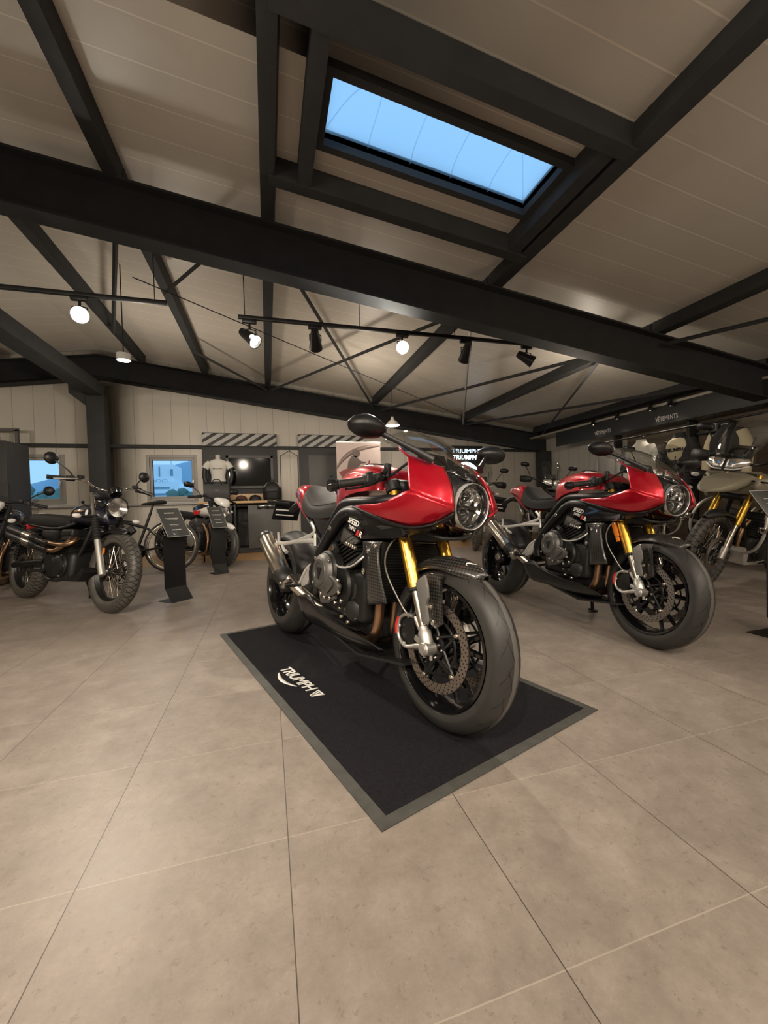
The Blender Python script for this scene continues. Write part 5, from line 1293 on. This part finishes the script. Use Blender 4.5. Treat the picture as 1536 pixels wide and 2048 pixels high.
# rider poster
POSTER = mat('pinkish_grey_print', (.42, .335, .305), .5, noise=(6, .12))
PDARK = mat('dark_brown_print', (.085, .060, .052), .5); PMID = mat('mid_brown_print', (.20, .145, .125), .5); PRED = mat('dark_red_print', (.20, .04, .035), .5)
r = thing('banner', 'tall poster banner showing a rider on a curving road', 'banner', (1.643, 7.30, 0))
MB().box((0, .0, 1.02), (.832, .008, 1.90)).build('print', POSTER, r); MB().box((0, .0, .045), (.86, .22, .09), None, .01).build('base', M['alu'], r); MB().cyl((0, .03, .08), (0, .03, 1.96), .010, 10).build('pole', M['alu'], r); MB().box((0, 0, 1.972), (.84, .014, .02), None, .003).build('top_rail', M['alu'], r)
Wd = [(-.41, 1.50, .03), (-.33, 1.62, .045), (-.20, 1.74, .05), (-.02, 1.83, .045), (.18, 1.885, .035), (.41, 1.915, .022)]
MB().sheet([[(x, -.0055, z - w) for x, z, w in Wd], [(x, -.0055, z + w) for x, z, w in Wd]], 1, 5).build('printed_road', PMID, r, thick=.001)
MB().prism([(-.22, -.005, 1.50), (-.20, -.005, 1.62), (-.13, -.005, 1.72), (-.06, -.005, 1.72), (.00, -.005, 1.66), (.05, -.005, 1.62), (.13, -.005, 1.61), (.14, -.005, 1.585), (.04, -.005, 1.575), (.00, -.005, 1.53), (-.02, -.005, 1.49)], (0, -.002, 0)).build('printed_rider', PDARK, r)
MB().lathe([(0, 0), (.075, 0), (.075, .002), (0, .002)], (-.05, -.005, 1.765), (0, -1, 0), 18).build('printed_helmet', PDARK, r)
MB().prism([(-.38, -.005, 1.42), (-.20, -.005, 1.50), (.02, -.005, 1.50), (.16, -.005, 1.55), (.19, -.005, 1.64), (.21, -.005, 1.64), (.20, -.005, 1.48), (.30, -.005, 1.42), (.26, -.005, 1.30), (-.30, -.005, 1.30)], (0, -.0015, 0)).build('printed_motorcycle', PRED, r)
# lit sign on the back wall
GLOW = mat('glowing_letters', (.7, .85, 1), .4, emit=((.62, .85, 1.0), 2.4)); GLOW2 = mat('glowing_emblem', (.8, .9, 1), .4, emit=((.75, .92, 1.0), 5.0))
r = thing('lit_sign', 'dark sign board with glowing lettering on the back wall', 'sign', (4.25, 8.12, 1.75)); MB().box((0, .02, .0), (.86, .04, .62), None, .005).build('sign_board', CABM, r)
lettering('sign_lettering', 'TRIUMPH', .08, GLOW, r, (-.33, -.006, .15), (1, 0, 0), (0, 0, 1), .002, 0, fit=(.66, .085)); lettering('sign_lettering', 'TRIUMPH', .08, GLOW2, r, (-.30, -.006, .0), (1, 0, 0), (0, 0, 1), .002, .2, fit=(.58, .10), bold=.002)
Wd = [(-.22, -.16, .02), (-.1, -.12, .05), (.05, -.11, .06), (.18, -.15, .045), (.28, -.20, .02)]
MB().sheet([[(x, -.005, z - w) for x, z, w in Wd], [(x, -.005, z + w) for x, z, w in Wd]], 1, 4).build('sign_swoosh', GLOW2, r, thick=.003)
# left edge: tall black cabinet, grey rack, wooden crate
r = thing('cabinet', 'tall black cabinet at the left edge beside the window', 'cabinet', (-3.42, 6.18, 0)); MB().box((0, 0, .86), (.82, .5, 1.72), None, .008).build('cabinet_body', CABM, r); MB().box((.13, -.262, .62), (.60, .03, 1.18), None, .005).build('door', M['plastic'], r); MB().box((-.20, -.262, 1.46), (.40, .03, .44), None, .005).build('door', M['plastic'], r)
k = MB()
for x in (-4.6, -4.16, -3.90): k.box((x, 8.0, 1.10), (.045, .045, 2.20))
for z in (2.20, 1.55, .6): k.box((-4.25, 8.0, z), (.75, .045, .045))
tag(k.build('storage_rack', CABL), 'grey steel rack frame against the wall behind the black cabinet', 'rack')
BRN = wood_material('brown_crate_wood', (.10, .06, .035), (.19, .12, .075), .12, 1)
r = thing('crate', 'brown wooden crate on the floor at the left edge', 'crate', (-3.425, 5.75, 0)); k = MB()
k.box((0, 0, .23), (.84, .22, .44), None, .006).build('crate_body', BRN, r)
for z in (.08, .235, .39): MB().box((0, -.12, z), (.86, .02, .13), None, .003).build('slat', BRN, r)
# ---------------------------------------------------------------- clothing wall on the right
r = thing('fascia', 'long dark fascia with white clothing lettering on the right wall', 'fascia', (5.92, 4.6, 0)); MB().box((.0, 0, 2.075), (.04, 5.2, .29), None, .004).build('fascia_board', CABM, r)
for y, h_ in ((4.925, .086), (6.15, .082)): lettering('fascia_lettering', 'VÊTEMENTS', .06, M['badge'], r, (-.022, y - 4.6, 1.985), (0, -1, 0), (0, 0, 1), .001, 0, fit=(.36, h_))
SLAT = ribbed_material('beige_slat_board', 2, .14, (.16, .125, .09), .01, .06)
for i, (y, lb) in enumerate(((3.9, 'beige slatted display board nearest on the right wall'), (5.15, 'beige slatted display board under the far clothing lettering'))):
    b = tag(MB().box((6.25, y, .965), (.05, 1.2, 1.93), None, .004).build('slat_board', SLAT), lb, 'slat board', 'slatted display boards')
for y, lb in ((3.22, 'dark upright post at the near end of the slatted boards'), (4.525, 'dark upright post between the two slatted boards'), (5.84, 'dark upright post at the far end of the slatted boards')): tag(MB().box((6.12, y, .97), (.16, .04, 1.94), None, .005).build('display_post', CABM), lb, 'post', 'display posts')
tag(MB().cyl((5.81, 3.20, 1.80), (5.81, 6.0, 1.80), .014, 12).cyl((5.81, 3.22, 0), (5.81, 3.22, 1.80), .014, 12).cyl((5.81, 5.98, 0), (5.81, 5.98, 1.80), .014, 12).build('clothes_rail', M['satin']), 'black clothes rail below the dark fascia', 'rail')
BLK = mat('black_jacket_cloth', (.022, .022, .024), .75, noise=(14, .3), bump=(30, .6)); CRM = mat('cream_jacket_cloth', (.66, .58, .40), .7, noise=(14, .08), bump=(30, .4)); SLV = mat('silver_jacket_cloth', (.36, .35, .33), .45, .2, bump=(16, 1.0)); REDC = mat('red_jacket_cloth', (.25, .02, .02), .7); WHT = mat('white_jacket_cloth', (.60, .58, .52), .7, bump=(18, .8))
def jacket(label, y, body, chest=None, word=None, yaw=-1.15, x=5.67, zt=1.66, sleeve=None, grp='jackets on the clothes rail'):
    r = thing('jacket', label, 'jacket', (x, y, zt), (0, 0, yaw), grp)
    jb = MB().loft(torso([(-.66, .21, .10, 0, 0), (-.45, .20, .105, 0, 0), (-.25, .215, .115, 0, 0), (-.10, .205, .10, 0, 0), (-.02, .12, .075, 0, 0), (.02, .075, .06, 0, 0), (.055, .07, .055, 0, 0)]), n=3).build('jacket_body', body, r, smooth=60)
    for s in (-1, 1): MB().tube([(s * .15, 0, -.06), (s * .205, -.01, -.20), (s * .232, -.035, -.42), (s * .23, -.06, -.62)], [.07, .07, .06, .048], 12, 4).build('sleeve', sleeve or body, r, smooth=60)
    if chest: MB().loft(torso([(-.335, .12, .112, 0, -.006), (-.27, .165, .122, 0, -.004), (-.14, .185, .118, 0, -.004), (-.06, .150, .100, 0, -.004), (-.02, .095, .08, 0, -.004)]), n=3).build('chest_panel', chest, r, smooth=60)
    if word: lettering('jacket_lettering', word, .05, M['dark'], jb, (-.145, -.1285, -.215), (1, 0, 0), (0, 0, 1), .001, .1, fit=(.29, .05), bold=.002)
    MB().tube([(0, 0, .04), (0, .03, .09), (0, .09, .13), (0, .128, .125)], .004, 6, 3).build('hanger_hook', M['satin'], r)
    return r
HP = -PI / 2
jacket('black jacket with cream chest panel and dark lettering on the rail', 4.36, BLK, CRM, 'TRIUMPH', HP)
jacket('white jacket hanging beside the cream chested jacket on the rail', 4.98, WHT, yaw=HP)
jacket('crumpled silver jacket hanging at the far end of the rail', 5.60, SLV, yaw=HP)
j = jacket('black jacket with cream sleeves at the near end of the rail', 3.74, BLK, yaw=HP, sleeve=CRM)
lettering('sleeve_lettering', 'TRIUMPH', .05, M['dark'], j, (.225, -.100, -.56), (.05, .05, 1), (-1, 0, 0), .001, .1, fit=(.30, .05), bold=.001)
for i, (y, z, m_, lb) in enumerate(((4.06, 1.785, BLK, 'small black box under the near clothing lettering'), (4.24, 1.785, FAINT, 'small grey box under the near clothing lettering'))):
    b = tag(MB().box((6.16, y, z), (.12, .13, .11), None, .006).build('small_box', m_), lb, 'box', 'small boxes on the slatted board'); MB().box((6.096, y, z), (.004, .09, .03), None, .001).build('box_label', M['badge'] if i == 0 else M['dark'], b)
tag(MB().box((6.13, 4.15, 1.715), (.18, .50, .022), None, .003).build('shelf', CABM), 'small dark shelf holding two small boxes on the near slatted board', 'shelf')

# ---------------------------------------------------------------- lamps
LED = mat('lamp_face', (1, 1, 1), .4, emit=((1.0, .93, .80), 14.0)); LEDH = mat('bright_lamp_face', (1, 1, 1), .4, emit=((1.0, .95, .84), 320.0))
def track_head(label, p, aim, face, z_rail=2.60, grp='track spotlights'):
    p = V(p); r = thing('spotlight', label, 'spotlight', (p.x, p.y, z_rail), (0, 0, 0), grp); q = V((0, 0, p.z - z_rail)); d = (V(aim) - p).normalized()
    MB().box((0, 0, -.028), (.13, .04, .04), None, .008).build('adapter', M['satin'], r)
    MB().tube([(0, 0, -.045), (0, 0, q.z * .55)], .011, 8).tube([(-.055, 0, q.z), (-.055, 0, q.z * .62), (0, 0, q.z * .55), (.055, 0, q.z * .62), (.055, 0, q.z)], .006, 6).build('yoke', M['satin'], r)
    h = MB().lathe([(0, -.12), (.034, -.12), (.044, -.08), (.052, .0), (.066, .075), (.066, .085), (.060, .080), (.057, .060), (.054, .050)], q, d, 24).build('lamp_can', M['satin'], r); MB().lathe([(0, .054), (.054, .054)], q, d, 24).build('lamp_face', face, h)
    return d
tr = tag(MB().box((1.43, 4.0, 2.605), (3.28, .034, .034), None, .003).build('lighting_track', M['satin']), 'long black lighting track hung below the roof beams', 'lighting track')
for x in (-.15, .95, 2.0, 2.98): MB().cyl((x, 4.0, 2.62), (x, 4.0, cz(x) + .01), .004, 6).build('hanging_rod', M['satin'], tr)
tr = tag(MB().box((-1.55, 4.0, 2.665), (1.5, .034, .034), None, .003).build('lighting_track', M['satin']), 'short black lighting track hung on the left near the ridge', 'lighting track')
for x in (-2.2, -.9): MB().cyl((x, 4.0, 2.68), (x, 4.0, cz(x) + .01), .004, 6).build('hanging_rod', M['satin'], tr)
TRK = [('small spotlight tilted right at the left end of the long track', (-.11, 4.0, 2.42), (.75, 3.35, 1.55), LED, 2.60), ('dark spotlight second from the left on the long track', (.50, 4.0, 2.44), (.9, 6.5, 1.0), LED, 2.60),
       ('dazzling spotlight facing the viewer above the front motorcycle', (1.40, 4.0, 2.448), (0.15, .3, 1.0), LEDH, 2.60), ('dark spotlight right of the dazzling one on the long track', (2.13, 4.0, 2.44), (2.4, 6.0, .8), LED, 2.60),
       ('dark spotlight tilted right at the right end of the long track', (2.90, 4.0, 2.44), (4.6, 3.2, 1.2), LED, 2.60), ('dazzling spotlight facing the viewer on the short left track', (-1.47, 4.0, 2.494), (-.2, .3, 1.0), LEDH, 2.66)]
for a in TRK: track_head(*a)
r = thing('pendant_lamp', 'white pendant lamp hanging behind the front motorcycle mirror', 'lamp', (2.22, 7.0, 2.235)); MB().lathe([(.125, 0), (.130, .008), (.10, .05), (.03, .11), (.02, .16), (0, .165)], (0, 0, 0), (0, 0, 1), 28, cap=False).build('shade', M['white'], r); MB().cyl((0, 0, .16), (0, 0, cz(2.22) - 2.235 + .01), .004, 6).build('cord', M['satin'], r); MB().lathe([(0, .004), (.122, .004)], (0, 0, 0), (0, 0, 1), 24).build('bulb', LED, r)
r = thing('ceiling_lamp', 'small round white lamp hanging left of the long track', 'lamp', (-1.45, 5.0, 2.46)); MB().lathe([(.064, 0), (.070, .0), (.070, .07), (0, .075)], (0, 0, 0), (0, 0, 1), 24, cap=False).build('can', M['white'], r); MB().lathe([(0, .006), (.064, .006)], (0, 0, 0), (0, 0, 1), 24).build('lamp_face', LED, r); MB().cyl((0, 0, .07), (0, 0, cz(-1.45) - 2.45), .006, 6).build('rod', M['satin'], r)
for i, (y, lb) in enumerate(((4.60, 'bright small spotlight nearest above the clothing fascia'), (4.93, 'dazzling small spotlight above the near clothing lettering'), (5.55, 'small spotlight between the two clothing letterings'), (6.08, 'small spotlight above the far clothing lettering'))):
    r = thing('spotlight', lb, 'spotlight', (5.80, y, 2.205), (0, 0, 0), 'fascia spotlights'); h = MB().lathe([(0, -.07), (.028, -.07), (.036, .03), (.033, .03), (.031, .02)], (0, 0, 0), (-.5, -.45, -.74), 18).build('lamp_can', M['satin'], r); MB().lathe([(0, .018), (.031, .018)], (0, 0, 0), (-.5, -.45, -.74), 18).build('lamp_face', LEDH if i == 1 else LED, h)
    MB().tube([(.03, .03, .04), (.06, .03, .02), (.092, .02, -.02)], .008, 8, 3).build('bracket', M['satin'], r)

# ---------------------------------------------------------------- outside the windows
HILL = mat('haze_tinted_hill', (.27, .42, .54), .9, noise=(.02, .2)); HILL2 = mat('haze_tinted_near_hill', (.26, .40, .46), .9, noise=(.05, .35))  # blue distance haze painted into both hill colours
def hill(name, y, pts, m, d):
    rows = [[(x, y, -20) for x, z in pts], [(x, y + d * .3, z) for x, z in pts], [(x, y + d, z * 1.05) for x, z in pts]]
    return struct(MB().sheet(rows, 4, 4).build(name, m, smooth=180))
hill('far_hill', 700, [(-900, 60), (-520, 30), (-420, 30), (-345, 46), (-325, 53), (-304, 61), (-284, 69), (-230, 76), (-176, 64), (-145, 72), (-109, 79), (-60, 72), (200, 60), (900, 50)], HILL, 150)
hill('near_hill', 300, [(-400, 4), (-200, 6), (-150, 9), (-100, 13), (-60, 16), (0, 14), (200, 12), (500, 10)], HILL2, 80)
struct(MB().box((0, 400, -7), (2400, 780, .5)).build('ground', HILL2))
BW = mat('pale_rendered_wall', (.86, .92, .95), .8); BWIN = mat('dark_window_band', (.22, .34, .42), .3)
r = thing('building', 'pale office building outside the right window with a square roof tower', 'building', (-19.2, 90, -7))
MB().box((-1.9, 8, 6.75), (6.8, 14, 13.5), None, .05).build('lower_block', BW, r); MB().box((-1.2, 6, 15.3), (3.9, 8, 3.5), None, .05).build('roof_tower', BW, r); MB().box((2.1, 9, 6.2), (1.2, 12, 12.4), None, .05).build('side_wing', BW, r)
for z in (9.6, 10.9, 12.2): MB().box((-2.4, .96, z), (5.0, .12, .42)).build('window_band', BWIN, r)
MB().box((-1.9, 1.95, 15.6), (.22, .12, 2.0)).build('tower_slot', BWIN, r); MB().box((.35, 1.95, 15.4), (.5, .12, 1.4)).build('tower_slot', BWIN, r); MB().cyl((-.5, 6, 17.0), (-.5, 6, 18.4), .05, 8).build('mast', BWIN, r)
for i in range(4): MB().lathe([(.50, -.1), (.50, .1), (.42, .1), (.42, -.1)], (-4.2 + i * 1.15, .9, 13.5), (0, 1, 0), 16, closed=True, ang=(-PI / 2, PI / 2)).build('roof_arch', BWIN, r)
LEAF = mat('dusk_foliage', (.11, .19, .16), .9, noise=(.6, .5))
def tree(label, x, y, s, zb=-7):
    r = thing('tree', label, 'tree', (x, y, zb), (0, 0, 0), 'trees outside the windows'); MB().cyl((0, 0, 0), (0, 0, 3.5 * s), .3 * s, 10, .18 * s).build('trunk', mat('bark', (.08, .07, .06), .9), r); k = MB()
    for i in range(26):
        a, h_, q = random.random() * 2 * PI, random.random(), random.random() ** .5; k.ball((2.6 * s * q * math.cos(a) * (1 - .5 * h_), 2.6 * s * q * math.sin(a) * (1 - .5 * h_), (3.4 + 4.2 * h_) * s), (.9 * s * (1.1 - .4 * h_), .9 * s * (1.1 - .4 * h_), .75 * s), 10)
    f = k.build('foliage', LEAF, r, smooth=180); t = bpy.data.textures.get('leaf_clumps') or bpy.data.textures.new('leaf_clumps', 'CLOUDS'); t.noise_scale = .5; dm = f.modifiers.new('leafy', 'DISPLACE'); dm.texture = t; dm.strength = .7 * s
tree('rounded tree outside the left window below the hill', -20.6, 40, 1.3); tree('low bushy tree outside the left window, right of the rounded tree', -26.6, 62, 1.35); tree('low bushy tree right of the pale office building', -10.6, 60, 1.32)


# ---------------------------------------------------------------- motorcycles on the floor
hero = sport_bike('red half-faired sport motorcycle parked on the black floor mat', (.5924, 1.3487, .006), (-.10767, 0, -1.2321))
bike2 = dup(hero, 'red half-faired sport motorcycle on bare floor right of the mat', (1.9999, 1.7183, 0), (-.12647, 0, -1.5645))
MB().box((-.168, -.1345, .63), (.026, .012, .085), Matrix.Rotation(-.41, 3, 'Y'), .003).box((-.145, -.1345, .575), (.018, .012, .03), Matrix.Rotation(-.41, 3, 'Y'), .003).build('fork_reflector', M['amber'], bike2)
sb = scrambler('dark navy scrambler motorcycle with wire wheels and high exhaust pipes', (-1.277, 3.775, 0), (-.165, 0, -.765))
roadster('dark motorcycle cut by the left edge, only handlebar and round mirror showing', (-2.755, 4.75, 0), (-.14, 0, -1.5), M['navy'], True)
roadster('white and navy roadster motorcycle behind the farther price stand', (-.64, 6.0, 0), (-.14, 0, -.85))
bicycle('black bicycle behind the nearer price stand', (-2.30, 6.02, 0), (.10, 0, math.radians(172)))
ad = adventure('khaki adventure motorcycle with gold forks at the right edge', (3.6, 2.63, 0), (-.22, 0, math.radians(191)), KHAKI, 'tall adventure motorcycles')
def repaint(o, old, new):
    for ch in o.children_recursive:
        if ch.type == 'MESH' and ch.material_slots and ch.material_slots[0].material == old:
            ch.material_slots[0].link = 'OBJECT'; ch.material_slots[0].material = new
GREYP = mat('mid_grey_paint', (.11, .108, .105), .3, .2, .5)
a2 = dup(ad, 'grey adventure motorcycle between the right red motorcycle and the clothes rail', (4.45, 3.85, 0), (-.16, 0, math.radians(222))); repaint(a2, KHAKI, GREYP)
a3 = dup(ad, 'black adventure motorcycle in the back row, nearer the clothes rail', (4.42, 5.75, 0), (-.14, 0, math.radians(245))); repaint(a3, KHAKI, M['gloss'])
a4 = dup(ad, 'dark red adventure motorcycle in the back row, nearer the lit sign', (3.30, 6.05, 0), (-.14, 0, math.radians(250))); repaint(a4, KHAKI, M['red'])


# ---------------------------------------------------------------- light
world = bpy.data.worlds.new('dusk_sky'); scene.world = world; world.use_nodes = True
nt = world.node_tree; bg = nt.nodes['Background']
tc = nt.nodes.new('ShaderNodeTexCoord'); sp = nt.nodes.new('ShaderNodeSeparateXYZ'); rp = nt.nodes.new('ShaderNodeValToRGB')
nt.links.new(tc.outputs['Generated'], sp.inputs[0]); nt.links.new(sp.outputs[2], rp.inputs[0])
e = rp.color_ramp.elements; e[0].position = 0.0; e[0].color = (.33, .63, .96, 1); e[1].position = .6; e[1].color = (.31, .60, .95, 1)
nt.links.new(rp.outputs[0], bg.inputs[0]); bg.inputs[1].default_value = 1.12
WARM = (1.0, .86, .70)
def lamp(kind, loc, power, rad=.05, col=WARM, target=None, size=110, blend=.7):
    l = bpy.data.lights.new('lamp_or_fill', kind); l.energy = power; l.color = col; l.shadow_soft_size = rad
    if kind == 'SPOT': l.spot_size = math.radians(size); l.spot_blend = blend
    o = bpy.data.objects.new('lamp_or_fill', l); COL.objects.link(o); o.location = loc
    if target: o.rotation_euler = (V(target) - V(loc)).to_track_quat('-Z', 'Y').to_euler()
    return o
def spot(loc, target, power, size=110, blend=.7, rad=.05, col=WARM): return lamp('SPOT', loc, power, rad, col, target, size, blend)
# added point fills without fixtures, raising light on ceiling and floor
for x, y, p in ((-5.5, -2.6, 45), (-2.0, -2.8, 50), (1.6, -2.8, 45), (4.6, -2.6, 35), (-4.8, 1.0, 45), (4.4, .2, 18), (-5.2, 5.6, 26), (-1.4, 6.1, 24), (1.4, 6.0, 22), (4.0, 4.4, 12), (-1.3, .0, 18), (2.3, -.4, 10)):
    lamp('POINT', (x, y, 2.15), p * 1.2, .12)
# track spots over the show floor
for x, y, tx, ty, p in ((-2.6, -1.0, -1.4, 2.4, 240), (-.9, -1.0, -.6, 2.2, 230), (1.0, -1.0, .8, 1.3, 130), (2.8, -1.0, 2.1, 1.0, 70)):
    spot((x, y, 2.55), (tx, ty, 0), p, 95, .9, .04)
spot((-.7, .6, 2.6), (-1.7, 4.0, .5), 130, 60, .8, .04); spot((-.2, 2.6, 2.55), (-.6, 6.0, .6), 90, 70, .8, .04)  # added fill spots, brightening the scrambler and the back left
spot((.1, -1.3, 2.35), (.62, 1.35, .8), 75, 45, .8, .05)  # added front fill without a fixture, brightening the red fairing
# the visible track
spot((1.36, 3.9, 2.42), (.15, .3, .6), 120, 90, .8, .04); spot((-1.43, 3.9, 2.46), (-.6, .6, .4), 150, 90, .8, .04)
spot((-.10, 3.93, 2.42), (.6, 2.2, .6), 60, 70, .8, .04); spot((2.93, 3.95, 2.42), (4.4, 3.0, .6), 80, 80, .8, .04)
spot((.50, 4.05, 2.42), (.9, 6.5, .8), 70, 90, .8, .04); spot((2.13, 4.05, 2.42), (2.6, 6.2, .6), 70, 90, .8, .04)
for y in (4.6, 4.93, 5.55, 6.08): spot((5.80, y, 2.17), (5.4, y - .3, .8), 14, 100, .8, .03)


# ---------------------------------------------------------------- camera
cam = bpy.data.cameras.new('camera'); co = bpy.data.objects.new('camera', cam); COL.objects.link(co)
cam.sensor_fit = 'VERTICAL'; cam.sensor_height = 24.0; cam.lens = 24.0 * 805.592 / 2048
cam.clip_start = .05; cam.clip_end = 3000
right = V((.96052007, -.27676407, -.02833446)); down = V((-.0332548, -.01309977, -.99936105)); fwd = V((.27621606, .96084861, -.02178633))
mw = Matrix((right, -down, -fwd)).transposed().to_4x4(); mw.translation = (0, 0, .833)
co.matrix_world = mw
scene.camera = co
vs = scene.view_settings
scene.display_settings.display_device = 'sRGB'
vs.view_transform = 'Standard'; vs.look = 'None'; vs.exposure = 0.12; vs.gamma = 1.0; vs.use_curve_mapping = False
